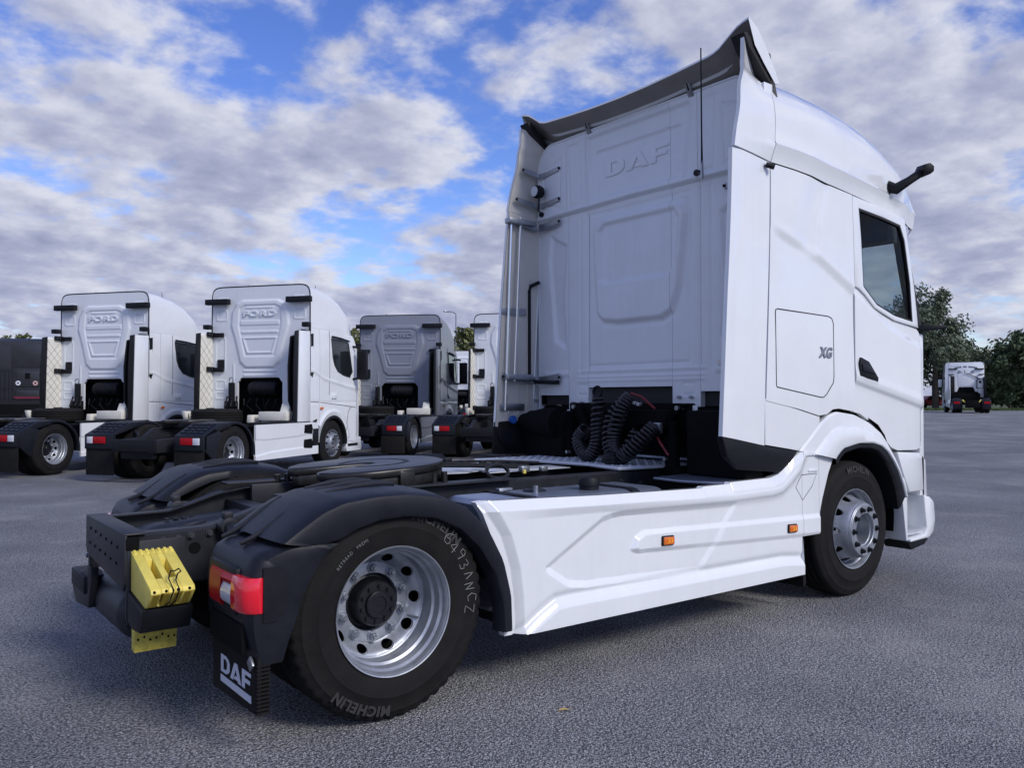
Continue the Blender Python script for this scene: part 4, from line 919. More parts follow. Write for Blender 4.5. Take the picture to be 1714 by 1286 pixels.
# bracket with coiled air and electric lines
m = MB(); m.box(2.66, 2.74, -.50, .25, 1.30, 1.42); m.build('line_bracket', DARK, T, bevel=.015)
def coil(path, rad, turns, wr, name, mt):
    P = [Vector(p) for p in path]; n = turns * 14; out = []
    L_ = len(P) - 1
    def ev(t):
        f = t * L_; i = min(int(f), L_ - 1); f -= i
        p0 = P[max(i - 1, 0)]; p1 = P[i]; p2 = P[i + 1]; p3 = P[min(i + 2, L_)]
        return .5 * ((2 * p1) + (p2 - p0) * f + (2 * p0 - 5 * p1 + 4 * p2 - p3) * f * f + (3 * p1 - p0 - 3 * p2 + p3) * f ** 3)
    for i in range(n + 1):
        t = i / n; p = ev(t); d = (ev(min(1, t + .01)) - ev(max(0, t - .01))).normalized()
        a = d.cross(Vector((1, .05, .1))); a = a.normalized() if a.length > .1 else d.cross(Vector((0, 1, 0))).normalized(); b = d.cross(a)
        g = 2 * math.pi * turns * t; out.append(p + rad * (a * math.cos(g) + b * math.sin(g)))
    return MB().tube(out, wr, 6).build(name, mt, T, smooth=60)
CABLE = mat('coil sheath', (.012, .0125, .015), .36)
coil([(2.60, .13, 1.50), (2.56, .11, 1.30), (2.52, .08, 1.15), (2.50, .12, 1.07), (2.50, .20, 1.08), (2.50, .26, 1.18), (2.50, .18, 1.26)], .048, 30, .0105, 'coiled_line', CABLE)
coil([(2.60, -.22, 1.52), (2.56, -.16, 1.42), (2.52, -.12, 1.25), (2.50, -.13, 1.13), (2.50, -.20, 1.07), (2.50, -.30, 1.12), (2.54, -.40, 1.22), (2.60, -.46, 1.30)], .052, 34, .0105, 'coiled_line', CABLE)
coil([(2.60, -.18, 1.50), (2.53, -.08, 1.36), (2.48, -.10, 1.16), (2.48, -.17, 1.05), (2.49, -.26, 1.10), (2.56, -.32, 1.26)], .045, 26, .0095, 'coiled_line', CABLE)
m = MB(); m.lathe([(0, -.055), (.05, -.05), (.06, 0), (.05, .05), (0, .055)], 14, (2.45, -.16, 1.055), 'y'); m.box(2.40, 2.50, -.24, -.10, 1.02, 1.08); m.build('line_coupling', BLACK, T, bevel=.008)
MB().tube([(2.60 + .0 * a, .15 + .045 * math.cos(a), 1.555 + .045 * math.sin(a)) for a in np.linspace(0, 2 * math.pi, 24)[:-1]], .010, 8, True).build('hose_loop', BLACK, T)
MB().box(2.57, 2.63, .11, .18, 1.42, 1.53).build('line_socket', BLACK, T, bevel=.01)
MB().tube([(2.58, -.20, 1.50), (2.55, -.27, 1.545), (2.56, -.36, 1.52), (2.62, -.44, 1.43)], .008, 8).build('red_line', REDC, T)
MB().tube([(2.60, -.36, 1.30), (2.58, -.32, 1.20), (2.60, -.28, 1.14)], .010, 8).build('red_line', REDC, T)
MB().tube([(2.60, -.48, 1.22), (2.56, -.55, 1.18), (2.56, -.62, 1.10)], .008, 8).build('red_line', REDC, T)
MB().box(2.60, 2.64, -.50, -.43, 1.25, 1.33).build('junction_box', STEEL, T, bevel=.008)
for y, z in ((-.27, 1.47), (-.31, 1.46)): MB().box(2.57, 2.60, y - .02, y + .015, z - .01, z + .015).build('clip', STEEL, T, bevel=.003)

# lettering on the nearest tyre
RW = None
for o in T.children:
    if o.name.startswith('wheel') and abs(o.location.x) < .1 and o.location.y < 0 and not o.name.startswith('wheel_'): RW = o
def arc(rad, a_mid, flip=1):
    def f(x, y, z):
        a = a_mid - x / rad; r_ = rad + y
        return (r_ * math.cos(a), -.157 - z + max(0, (r_ - .385)) * .10, r_ * math.sin(a))
    return f
textobj('tyre_lettering', 'MICHELIN', .062, RUBL, RW, arc(.430, R(59)), ext=.0015, bold=.0028, spacing=1.12)
textobj('tyre_lettering', 'MICHELIN', .062, RUBL, RW, arc(.432, R(-114)), ext=.0015, bold=.0028, spacing=1.12)
FWH = [o for o in T.children if o.name.startswith('wheel') and not o.name.startswith('wheel_') and o.location.x > 3.9 and o.location.y < 0][0]
textobj('tyre_lettering', 'MICHELIN', .062, RUBL, FWH, arc(.432, R(84)), ext=.0015, bold=.0028, spacing=1.12)
textobj('stamped_lettering', 'RETREAD   PREMI', .021, mat('worn print', (.16, .16, .16), .9), RW, arc(.372, R(128)), ext=.0006, spacing=1.2)
chalk = {'6': [[(.6, 1), (.2, .8), (0, .4), (.1, .05), (.5, 0), (.7, .25), (.5, .5), (.1, .4)]], '4': [[(.5, 0), (.5, 1), (0, .35), (.72, .35)]], '9': [[(.6, .6), (.2, .55), (.15, .9), (.5, 1), (.65, .7), (.5, 0)]],
         '3': [[(.1, .9), (.5, 1), (.6, .75), (.3, .55), (.65, .4), (.5, .05), (.1, .1)]], 'A': [[(0, 0), (.25, .95), (.5, .1)]], 'N': [[(0, 0), (.1, 1), (.45, .05), (.55, 1)]], 'C': [[(.6, .9), (.2, 1), (0, .5), (.2, .05), (.6, .1)]], 'Z': [[(0, 1), (.6, 1), (.05, .02), (.65, 0)]]}
m = MB(); pos = 0
for i, ch in enumerate('6493ANCZ'):
    f = arc(.398, R(50)); sc_ = .058
    for st_ in chalk[ch]:
        pth = []
        for (a, b), (c, d) in zip(st_[:-1], st_[1:]):
            for t in np.linspace(0, 1, 5)[:-1]: pth.append((a + (c - a) * t, b + (d - b) * t))
        pth.append(st_[-1]); pth = [f((p[0]) * sc_ + pos, p[1] * sc_ + (-.012 if i % 2 else .0), .0012) for p in pth]
        m.tube(pth, .0012, 4)
    pos += .052 if i != 3 else .064
m.build('chalk_number', CHALK, RW)

# ------------------------------------------------------------ yellow wheel chocks on the tail
def chock(name, loc, rot, label):
    c = empty(name, loc, 0, label, 'wheel chock', 'yellow chocks carried on the tractor tail'); c.rotation_euler = rot
    return c
c1 = chock('wheel_chock', (-.875, -.6, .60), (0, 0, 0), 'yellow plastic wheel chock with two slots on top of black bracket, held by wire clip')
O1 = Vector((-.875, -.6, .60))
def yzp(m, pts, x0, x1, O): return m.prism([(y - O.y, z - O.z) for y, z in pts], 'yz', x0 - O.x, x1 - O.x)
full = [(-.425, .785), (-.435, .60), (-.685, .565), (-.71, .575), (-.785, .645), (-.775, .665)]
bars = [(-.97, -.925), (-.895, -.865), (-.835, -.78)]
m = MB()
for a, b in bars: yzp(m, full, a, b, O1)
for a, b in ((-.925, -.895), (-.865, -.835)):
    yzp(m, [(-.425, .785), (-.435, .66), (-.50, .65), (-.515, .752)], a, b, O1); yzp(m, [(-.68, .694), (-.70, .62), (-.785, .645), (-.775, .665)], a, b, O1); yzp(m, [(-.435, .62), (-.435, .60), (-.685, .565), (-.71, .575), (-.70, .60)], a, b, O1)
m.build('chock_body', YEL, c1, bevel=.004)
for k in range(7):
    x = -.955 + k * .027; m = MB(); yzp(m, [(-.427, .79), (-.427, .775), (-.46, .765), (-.458, .776)], x - .006, x + .006, O1); m.build('chock_tooth', YEL, c1)
for k in range(4):
    x = -.955 + k * .050; m = MB(); m.cyl((x - O1.x, -.7865 - O1.y, .6545 - O1.z), (x - O1.x, -.776 - O1.y, .6545 - O1.z), .006, n=8); m.build('chock_hole', DARK, c1)
for k in range(4):
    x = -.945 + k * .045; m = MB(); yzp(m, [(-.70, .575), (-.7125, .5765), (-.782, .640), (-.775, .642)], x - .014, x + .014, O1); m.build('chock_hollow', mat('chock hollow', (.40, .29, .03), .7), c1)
w_ = [(-.90, -.70, .56), (-.885, -.76, .60), (-.875, -.79, .655), (-.885, -.74, .70), (-.87, -.72, .73), (-.85, -.70, .722), (-.835, -.72, .735), (-.83, -.735, .725), (-.845, -.735, .715), (-.855, -.745, .69), (-.85, -.79, .655), (-.86, -.76, .60), (-.875, -.70, .56)]
MB().tube([tuple(Vector(p) - O1) for p in w_], .0035, 6).build('wire_clip', BLACK, c1)
c2 = chock('wheel_chock', (-.87, -.46, .40), (0, 0, 0), 'dusty yellow wheel chock hanging below the black bracket, only its ribbed foot showing')
O2 = Vector((-.87, -.46, .40)); m = MB()
yzp(m, [(-.43, .48), (-.43, .325), (-.48, .318), (-.495, .44), (-.50, .48)], -.965, -.775, O2)
YEL2 = mat('dusty yellow plastic', (.60, .50, .09), .75, 0, 0, 30, .3); m.build('chock_body', YEL2, c2, bevel=.003)
for k in range(5):
    x = -.94 + k * .036; m = MB(); yzp(m, [(-.48, .47), (-.5005, .47), (-.4965, .425), (-.48, .425)], x - .005, x + .005, O2); m.build('chock_slot', DARK, c2)
for k in range(7):
    x = -.95 + k * .027; m = MB(); yzp(m, [(-.478, .385 + .01 * math.sin(k * 2)), (-.493, .385 + .01 * math.sin(k * 2)), (-.491, .375 + .01 * math.sin(k * 2)), (-.478, .375 + .01 * math.sin(k * 2))], x - .004, x + .004, O2); m.build('chock_hole', DARK, c2)
m = MB(); m.prism([(-.41, .62), (-.43, .60), (-.69, .562), (-.715, .565), (-.70, .52), (-.655, .45), (-.52, .44), (-.415, .465)], 'yz', -.985, -.765); m.build('chock_tray', BLACK, T, bevel=.006)
m = MB(); m.prism([(-.408, .845), (-.425, .83), (-.432, .60), (-.432, .46), (-.408, .46)], 'yz', -.99, -.955); m.build('chock_plate', FRAME, T, bevel=.004)
# ------------------------------------------------------------ parked tractor units behind
def wall2_h(Y, Z):
    YR = Y; Y = Y / 1.16
    h = np.zeros_like(Y)
    def raise_(poly, amp, w): return amp * sms(w, -w, sdpoly(Y, Z, poly))
    cen = [(.60, 3.38), (.50, 3.58), (.38, 3.64), (-.38, 3.64), (-.50, 3.58), (-.60, 3.38), (-.62, 3.1), (-.52, 2.75), (-.42, 2.30), (-.30, 2.18), (.30, 2.18), (.42, 2.30), (.52, 2.75), (.62, 3.1)]
    h += raise_(cen, .030, .035)
    inn = [(.44, 3.48), (.34, 3.54), (-.34, 3.54), (-.44, 3.48), (-.46, 3.1), (-.32, 2.42), (.32, 2.42), (.46, 3.1)]
    h += raise_(inn, -.015, .016)
    for z0, z1, a in ((3.10, 3.20, .42), (2.92, 2.98, .40), (3.46, 3.50, .30), (1.98, 2.03, .36), (2.08, 2.13, .36)): h += raise_(rrect(-a, a, z0, z1, .018), .012, .012)
    p = [(.36, 2.82), (-.36, 2.82), (-.26, 2.50), (.26, 2.50)]; h += .016 * np.exp(-(sdpoly(Y, Z, p) / .022) ** 2)
    Y = YR
    for s in (1, -1):
        for q in (rrect(s * .97 - .13, s * .97 + .13, 3.22, 3.44, .04), rrect(s * .95 - .12, s * .95 + .12, 3.60, 3.70, .02), rrect(s * 1.0 - .12, s * 1.0 + .12, 2.08, 2.85, .06), rrect(s * 1.0 - .12, s * 1.0 + .12, 1.70, 1.90, .03), rrect(s * 1.0 - .12, s * 1.0 + .12, 1.50, 1.64, .03)):
            h += .012 * np.exp(-(sdpoly(Y, Z, q) / .016) ** 2)
        h += .014 * np.exp(-((Y - s * .66) / .02) ** 2) * sms(1.6, 1.7, Z) * sms(2.3, 2.2, Z)
    return h
QUILT = mat('quilt seam', (.36, .35, .32), .7)
def parked(label, paint, wallp, name='parked_tractor_truck', group='white tractor units parked in a row', letters='FORD'):
    t = empty(name, (0, 0, 0), 0, label, 'truck', group)
    WB2 = 3.6; XB = 2.62; top = 3.95
    for s in (-1, 1):
        # side skin with the wheel arch cut
        def zlo2(x):
            a = np.sqrt(np.clip(.60 ** 2 - (x - WB2) ** 2, 0, 1)) + .52
            base = np.where(x < WB2, pw(x, [(2.6, 1.02), (2.9, .98), (3.0, .9)]), pw(x, [(4.2, .55), (4.95, .45)]))
            return np.where(np.abs(x - WB2) < .60, np.maximum(a, base * 0 + .55), base)
        xs = sorted(list(np.linspace(2.63, 4.93, 130)) + [2.9995, 3.0005, 4.1995, 4.2005])
        def sf(X, Z, s=s):
            y = 1.245 - .018 * np.clip(Z - 2.1, 0, 2) ** 2 - .10 * sms(4.55, 5.0, X) ** 2
            rr = np.hypot(X - WB2, Z - .52); y = y + .022 * np.exp(-((rr - .69) / .05) ** 2) * (Z > .6)
            c = dline(X, Z, [(2.5, 2.10), (2.8, 2.08), (3.2, 1.93), (4.2, 1.78), (5.0, 1.70)]); y = y + .012 * np.exp(-(c / .03) ** 2) - .010 * sms(.02, -.02, c)
            return s * (y - .010 * np.exp(-((Z - 1.42) / .02) ** 2))
        sd_ = colpanel(xs, zlo2, lambda x: 3.02 - .05 * sms(3.2, 4.6, x) - .60 * sms(4.45, 4.95, x), 90, sf, .03, (0, -s, 0)).build('cab_side', paint, t, smooth=40)
        for pth in ([(3.42, 3.0), (3.42, 2.1), (3.42, 1.45)], [(2.65, 1.43), (3.02, 1.42), (3.9, 1.36), (4.85, 1.28)], [(4.18, .75), (4.30, 1.2), (4.45, 1.33)]):
            P2 = []
            for a, b in zip(pth[:-1], pth[1:]):
                for f in np.linspace(0, 1, 6)[:-1]: P2.append((a[0] + (b[0] - a[0]) * f, a[1] + (b[1] - a[1]) * f))
            MB().tube([(x, float(sf(np.array([x]), np.array([z]))[0]) + s * .001, z) for x, z in P2], .006, 5).build('panel_gap', SEALM, sd_)
        wp = [(3.50, 2.84), (3.90, 2.82), (4.28, 2.78), (4.46, 2.12), (4.34, 2.00), (4.05, 2.04), (3.78, 2.12), (3.64, 2.25), (3.56, 2.42)]
        m = MB(); m.prism(wp, 'xz', 0, 1); m.v = [(x, float(sf(np.array([x]), np.array([z]))[0]) + s * (.006 - .03 * y), z) for x, y, z in m.v]; m.build('side_window', SMOKE, sd_, smooth=0)
        MB().tube([(x, float(sf(np.array([x]), np.array([z]))[0]) + s * .004, z) for x, z in wp], .014, 6, True).build('window_seal', SEALM, sd_)
        MB().tube([(x + .0, float(sf(np.array([x]), np.array([z]))[0]) + s * .03, z + .045) for x, z in wp[:3]], .020, 6).build('wind_deflector', BLACK, sd_)
        wp2 = [(2.635, 2.88), (2.74, 2.90), (2.74, 2.05), (2.70, 1.95), (2.635, 2.0)]
        m = MB(); m.prism(wp2, 'xz', 0, 1); m.v = [(x, float(sf(np.array([x]), np.array([z]))[0]) + s * (.006 - .02 * y), z) for x, y, z in m.v]; m.build('quarter_trim', BLACK, sd_)
        m = MB(); m.prism(rrect(3.52, 3.74, 1.50, 1.62, .03), 'xz', s * 1.20, s * 1.262); m.build('door_handle', paint, sd_, bevel=.008)
        MB().box(3.02, 3.12, min(s * 1.25, s * 1.275), max(s * 1.25, s * 1.275), 1.27, 1.32).build('marker_lamp', ORANGE, sd_, bevel=.008)
        # arch lip, wheel house, steps
        m = MB(); aa = np.linspace(-.10, math.pi + .25, 40)
        m.grid([[(WB2 + r_ * math.cos(a), s * y, .52 + r_ * math.sin(a)) for a in aa] for r_, y in ((.61, 1.256), (.60, 1.266), (.55, 1.262), (.54, 1.24), (.54, .7))]); m.build('arch_lip', BLACK, t, smooth=50)
        m = MB(); m.prism([(4.20, .75), (4.42, .62), (4.95, .60), (5.0, .34), (4.95, .28), (4.28, .28), (4.22, .40)], 'xz', s * 1.225, s * .95); m.build('entry_step', paint, t, bevel=.02)
        MB().box(4.30, 4.78, min(s * 1.1, s * 1.235), max(s * 1.1, s * 1.235), .40, .46).build('step_tread', BLACK, t, bevel=.004)
        m = MB(); m.box(3.05, 4.3, min(s * .55, s * .6), max(s * .55, s * .6), .35, 1.3); m.box(2.9, 3.0, min(s * .55, s * 1.2), max(s * .55, s * 1.2), .45, 1.0); m.build('wheel_house', DARK, t)
        # mirrors
        m = MB(); m.box(4.50, 4.62, min(s * 1.34, s * 1.58), max(s * 1.34, s * 1.58), 1.95, 2.62); m.tube([(4.50, s * 1.20, 2.72), (4.55, s * 1.38, 2.70)], .03); m.tube([(4.50, s * 1.20, 1.95), (4.55, s * 1.38, 1.98)], .03); m.build('door_mirror', BLACK, t, bevel=.03)
        front_wheel(t, (WB2, s * 1.07, TR), None if s < 0 else (0, 0, math.pi), True)
        rear_wheel(t, (0, s * 1.08, TR), None if s < 0 else (0, 0, math.pi), True)
        # side deflector: painted outside, seal strip at its rear edge, quilted inside
        df = MB().prism([(2.14, 1.02), (2.19, 2.92), (2.615, 2.94), (2.615, 1.02)], 'xz', s * 1.235, s * 1.205).build('side_deflector', paint, t, bevel=.008)
        MB().prism([(2.00, 1.06), (2.01, 2.2), (2.06, 2.90), (2.20, 2.93), (2.18, 2.2), (2.155, 1.04)], 'xz', s * 1.215, s * 1.19).build('deflector_seal', BLACK, df, bevel=.006)
        if s < 0:
            MB().prism([(2.06, 1.45), (2.04, 2.2), (2.13, 2.80), (2.38, 2.86), (2.59, 2.86), (2.59, 1.2), (2.24, 1.15)], 'xz', s * 1.04, s * 1.07).build('deflector_curtain', BLACK, df, bevel=.006)
        MB().prism([(2.17, 1.06), (2.21, 2.88), (2.61, 2.90), (2.61, 1.06)], 'xz', s * 1.203, s * 1.195).build('quilted_lining', CREAM, df)
        for k in range(-4, 14):
            for sg in (1, -1):
                z0 = 1.1 + k * .19; a = [2.19, z0 if sg > 0 else z0 + .42]; b = [2.60, z0 + .42 if sg > 0 else z0]
                if min(a[1], b[1]) < 1.06 or max(a[1], b[1]) > 2.88: continue
                MB().tube([(a[0], s * 1.194, a[1]), (b[0], s * 1.194, b[1])], .005, 5).build('quilt_rib', QUILT, df)
        for z in (1.20, 2.10, 2.86):
            m = MB(); m.box(2.38, 2.61, min(s * 1.14, s * 1.19), max(s * 1.14, s * 1.19), z, z + .10); m.box(2.55, 2.61, min(s * .90, s * 1.17), max(s * .90, s * 1.17), z - .01, z + .085); hb = m.build('hinge_bracket', BLACK, t, bevel=.008)
            for dx in (2.43, 2.51): MB().cyl((dx, s * 1.145, z + .05), (dx, s * 1.132, z + .05), .012, n=8).build('hinge_bolt', STEEL, hb)
        m = MB(); m.box(2.46, 2.58, min(s * .72, s * 1.30), max(s * .72, s * 1.30), 3.56, 3.68); m.build('roof_bracket', BLACK, t, bevel=.008)
        m = MB(); m.box(2.40, 2.54, min(s * 1.15, s * 1.30), max(s * 1.15, s * 1.30), 3.02, 3.12); m.build('roof_bracket', BLACK, t, bevel=.008)
        # skirt with two vents
        def sk2(X, Z, s=s):
            c = dline(X, Z, [(.7, .72), (.95, .70), (2.1, .72), (2.6, .76)]); c2 = dline(X, Z, [(.6, .40), (1.2, .46), (3.0, .50)])
            return s * (1.235 - .014 * sms(.015, -.015, c) + .014 * sms(.012, -.012, c2))
        sk = colpanel(np.linspace(.66, 2.96, 100), lambda x: .32 + 0 * x, lambda x: 1.0 + .06 * sms(2.6, 2.9, x), 50, sk2, .04, (0, -s, 0)).build('side_skirt', paint, t, smooth=40)
        for z in (.45, .76):
            MB().prism([(2.38, z + .02), (2.40, z + .19), (2.68, z + .20), (2.72, z + .10), (2.70, z)], 'xz', s * 1.20, s * 1.247).build('skirt_vent', DARK, sk, bevel=.006)
        MB().box(2.74, 2.95, min(s * 1.20, s * 1.25), max(s * 1.20, s * 1.25), .50, .86).build('skirt_end', BLACK, sk, bevel=.01)
        MB().box(.62, 2.75, min(s * 1.1, s * 1.22), max(s * 1.1, s * 1.22), 1.0, 1.05).build('skirt_ledge', BLACK, sk, bevel=.015)
        MB().box(.72, 2.7, min(s * .5, s * 1.1), max(s * .5, s * 1.1), .45, .98).build('fuel_tank', DARK, t, bevel=.06)
        # rear mudguard and lamp
        G = []
        for a in np.linspace(-.10, 2.0, 30):
            r_ = .60
            cx_, cz_ = .0 + r_ * math.cos(a), .50 + r_ * math.sin(a) * .98
            ix, iz = .55 * math.cos(a), .50 + .54 * math.sin(a)
            G.append([(ix, s * 1.20, iz), (ix, s * 1.262, iz), (cx_, s * 1.265, cz_ - .01), (cx_, s * 1.25, cz_), (cx_, s * .68, cz_), (cx_, s * .66, cz_ - .04)])
        mg = MB().grid(G).build('rear_mudguard', FEND, t, smooth=40)
        for k in range(4):
            for j in range(4):
                MB().box(-.03, .03, -.045, .045, -.004, .012, Matrix.Translation((-.50 - j * .10, s * (.76 + k * .125), 1.04 - j * .043)) @ Matrix.Rotation(R(-23), 4, 'Y')).build('mudguard_lug', FEND, mg)
        m = MB(); m.prism([(s * .66, .86), (s * 1.262, .86), (s * 1.262, .60), (s * .66, .60)], 'yz', -.92, -.82); m.prism([(-.15, 1.075), (-.45, 1.06), (-.90, .865), (-.90, .82), (-.50, .92), (-.15, 1.0)], 'xz', s * .66, s * 1.262); m.prism([(-.40, .90), (-.62, .98), (-.89, .85), (-.89, .62), (-.60, .40), (-.53, .55)], 'xz', s * 1.262, s * 1.22); m.build('lamp_panel', FEND, mg, bevel=.01)
        lm = MB().box(-.945, -.91, min(s * .80, s * 1.06), max(s * .80, s * 1.06), .70, .82).build('tail_lamp', RED, t, bevel=.008)
        MB().box(-.946, -.91, min(s * 1.063, s * 1.19), max(s * 1.063, s * 1.19), .70, .82).build('indicator_lens', CLEAR, lm, bevel=.008)
        MB().prism([(s * .64, .62), (s * 1.255, .62), (s * 1.255, .13), (s * .64, .13)], 'yz', -.89, -.875).build('mud_flap', RUBBER, t, bevel=.003)
    # roof
    G = []
    RZ = [(2.63, 3.95), (3.0, 3.94), (3.5, 3.86), (3.9, 3.72), (4.25, 3.48), (4.5, 3.18), (4.65, 2.90), (4.75, 2.65)]
    for x in np.linspace(2.63, 4.75, 44):
        zg = 3.024 - .05 * float(sms(3.2, 4.6, x)) - .60 * float(sms(4.45, 4.95, x)); zt = float(pw(x, RZ)); row = []
        for a in np.linspace(0, 1, 16):
            th = a * math.pi / 2; row.append((1.222 * math.cos(th) ** .13 * (1 - .10 * float(sms(4.2, 4.9, x))), zg + max(.03, (zt - zg)) * math.sin(th) ** .21))
        G.append([(x, -a, b) for a, b in row] + [(x, a, b) for a, b in row[::-1][1:]])
    rf = MB().grid(G).build('roof', paint, t, smooth=35)
    MB().tube([(2.622, p[1] * 1.004, p[2] + .004) for p in G[0]], .012, 6).build('roof_edge_trim', BLACK, rf)
    MB().tube([(3.7, -.75, 3.78), (3.62, -.76, 4.06)], [.010, .005], 6).build('aerial', BLACK, rf); MB().tube([(2.9, .5, 3.93), (2.9, .5, 4.02)], .008, 6).build('aerial', BLACK, rf)
    for s in (-1, 1): MB().box(2.61, 2.64, min(s * 1.205, s * 1.235), max(s * 1.205, s * 1.235), 2.0, 3.1).build('corner_trim', BLACK, rf)
    # back wall with the lower opening
    e2 = 1.21
    ys = sorted(list(np.linspace(-e2, e2, 170)) + [.5598, .5602, -.5598, -.5602])
    zl = lambda y: np.where(np.abs(y) < .56, 1.96 - .10 * sms(.46, .56, np.abs(y)), 1.25)
    tp = [(abs(p[1]), p[2]) for p in G[0][:16]]
    tp = sorted(tp)
    zt_ = lambda y: np.maximum(3.03, np.interp(np.abs(y), [q[0] for q in tp], [q[1] for q in tp])) - .01
    wl = colpanel(ys, zl, zt_, 190, lambda Y, Z: XB - wall2_h(Y, Z), .05, (1, 0, 0), swap=True).build('rear_wall', wallp, t, smooth=50)
    textobj('embossed_letters', letters, .17, wallp, wl, lambda x, y, z: (XB - .026 - z, -x * 1.75, 3.29 + y), ext=.014, bold=.004, spacing=1.12)
    MB().prism(rrect(.90, 1.06, 2.15, 2.36, .01), 'yz', XB - .03, XB - .005).build('vent_grille', BLACK, wl)
    # interior filling, engine, clutter in the opening
    m = MB(); m.box(2.85, 4.5, -1.15, 1.15, 1.0, 2.0); m.box(2.70, 2.76, -1.18, 1.18, 1.98, 3.0); m.build('cab_core', DARK, t)
    m = MB(); m.box(4.60, 4.96, -1.18, 1.18, .45, 2.0); m.build('front_panel', paint, t, bevel=.05)
    m = MB(); m.prism([(4.60, 2.75), (4.66, 2.75), (4.93, 1.98), (4.86, 1.98)], 'xz', -1.12, 1.12); m.build('windscreen', SMOKE, t)
    m = MB(); m.lathe([(.02, -.34), (.14, -.33), (.16, -.28), (.16, .28), (.14, .33), (.02, .34)], 20, (2.68, -.08, 1.72), 'y'); m.build('air_cleaner', BLACK, t)
    for k in range(7): MB().lathe([(.162, -.012), (.168, 0), (.162, .012)], 20, (2.68, -.32 + k * .08, 1.72), 'y').build('cleaner_rib', BLACK, t)
    for k in range(6):
        y = -.42 + k * .16; MB().tube([(2.60, y, 1.50), (2.54, y + .07 * math.sin(k * 2), 1.36), (2.60, y + .12 * math.cos(k), 1.22)], .014, 7).build('hose', BLACK, t)
    m = MB(); m.box(2.48, 2.56, .58, .70, 1.30, 1.85); m.box(2.42, 2.56, .50, .76, 1.22, 1.45); m.build('line_bracket', BLACK, t, bevel=.01)
    MB().tube([(2.50, .64 + .05 * math.cos(a), 1.90 + .06 * math.sin(a)) for a in np.linspace(0, 6.28, 14)[:-1]], .012, 6, True).build('hose_loop', STEEL, t)
    for k in range(3): MB().tube([(2.44, .45 + .12 * k, 1.55), (2.34, .40 + .14 * k, 1.34), (2.42, .55 + .08 * k, 1.22)], .022, 7).build('hose', BLACK, t)
    # chassis
    for s in (-1, 1): MB().prism([(-1.12, .78), (-.50, .80), (-.2, .96), (4.6, .96), (4.6, .68), (-.2, .68), (-.40, .56), (-1.12, .56)], 'xz', s * .34, s * .42).build('frame_rail', FRAME, t, bevel=.008)
    m = MB(); m.box(-1.14, -1.10, -.46, .46, .58, .79); m.box(-1.05, -.95, -.35, .35, .45, .7); m.build('rear_cross_member', BLACK, t, bevel=.01)
    m = MB(); m.cyl((0, -.9, TR), (0, .9, TR), .08, n=16); m.lathe([(.02, -.22), (.2, -.1), (.2, .1), (.02, .22)], 20, (0, 0, TR)); m.build('rear_axle', DARK, t)
    for k in range(5): MB().tube([(-.7 + .1 * k, -.3 + .1 * k, .62), (-.65, .1 * k - .2, .50 + .03 * k), (-.4, .12 * k - .25, .60)], .014, 6).build('air_hose', BLACK, t)
    for s in (-1, 1): MB().tube([(-.55, s * .40, .82), (-.35, s * .66, .90)], .028, 8).build('mudguard_stay', FRAME, t)
    f2 = [(.02 + .44 * math.cos(R(a)), .46 * math.sin(R(a))) for a in np.linspace(-100, 100, 25)] + [(-.25, .43), (-.44, .30), (-.47, .18), (-.2, .07), (0, .03)]
    f2 += [(x, -y) for x, y in f2[:-6:-1]]
    MB().prism([(x + .35, y) for x, y in f2], 'xy', 1.03, 1.10).build('coupling_plate', GREASE, t, bevel=.012)
    MB().box(.15, .55, -.45, .45, .96, 1.04).build('coupling_base', FRAME, t, bevel=.01)
    # spare tyre strapped flat behind the cab, cream wrapped boxes
    sp_ = inst('tyre', None, 'spare_tyre', RUBBER, t, (1.72, .42, 1.13), (R(90), 0, 0))
    m = MB(); m.prism([(1.95, 1.16), (2.20, 1.16), (2.23, 1.02), (2.27, 1.0), (1.93, 1.0)], 'xz', -.15, -.27); m.box(1.95, 2.30, -1.08, -.42, 1.05, 1.23); m.prism([(2.06, 1.21), (2.15, 1.40), (2.30, 1.23)], 'xz', -.85, -1.05); m.build('cream_box', CREAM, t, bevel=.02)
    m = MB(); m.box(2.0, 2.25, -.80, -.45, .96, 1.05); m.build('cream_foot', CREAM, t, bevel=.01)
    m = MB(); m.prism([(1.62, 1.02), (2.0, 1.02), (2.04, 1.10), (1.79, 1.24), (1.54, 1.24)], 'xz', 1.08, 1.16); cw = m.build('cream_guard', CREAM, t, bevel=.015)
    for dx in (1.66, 1.76): MB().box(dx, dx + .02, 1.074, 1.08, 1.10, 1.18).build('guard_slot', DARK, cw)
    MB().cyl((2.36, -1.10, 1.02), (2.36, -1.10, 1.10), .05, n=14).build('blue_cap', BLUEC, t)
    return t
HB = YAW                                    # depth axis heading in the yard
def setpose(o, u, d, head_deg, yoff=-1.08):
    """put the right rear wheel in picture column u at depth d, cab pointing head_deg left of the picture's right-hand axis"""
    x, y = gpos(u, d); a = YAW - math.pi / 2 + R(head_deg)
    o.location = (x - (-yoff) * math.sin(a) * 1.0, y + (-yoff) * math.cos(a) * 1.0, 0); o.rotation_euler = (0, 0, a)
WA = parked('white parked tractor unit with flat spare tyre, farthest from the grey one', WHITE, WALLW)
setpose(WA, 83, 16.4, 74)
WB_ = copy_tree(WA); WB_['label'] = 'white parked tractor unit between the other white one and the grey one'; setpose(WB_, 381, 15.2, 73)
GC = parked('dark grey parked tractor unit in the row of white ones', GREYP, mat('grey wall paint', (.24, .26, .31), .4, .1, .1, 4, .04), group='tractor units parked in a row'); setpose(GC, 684, 21.6, 80)
WA['group'] = WB_['group'] = 'tractor units parked in a row'
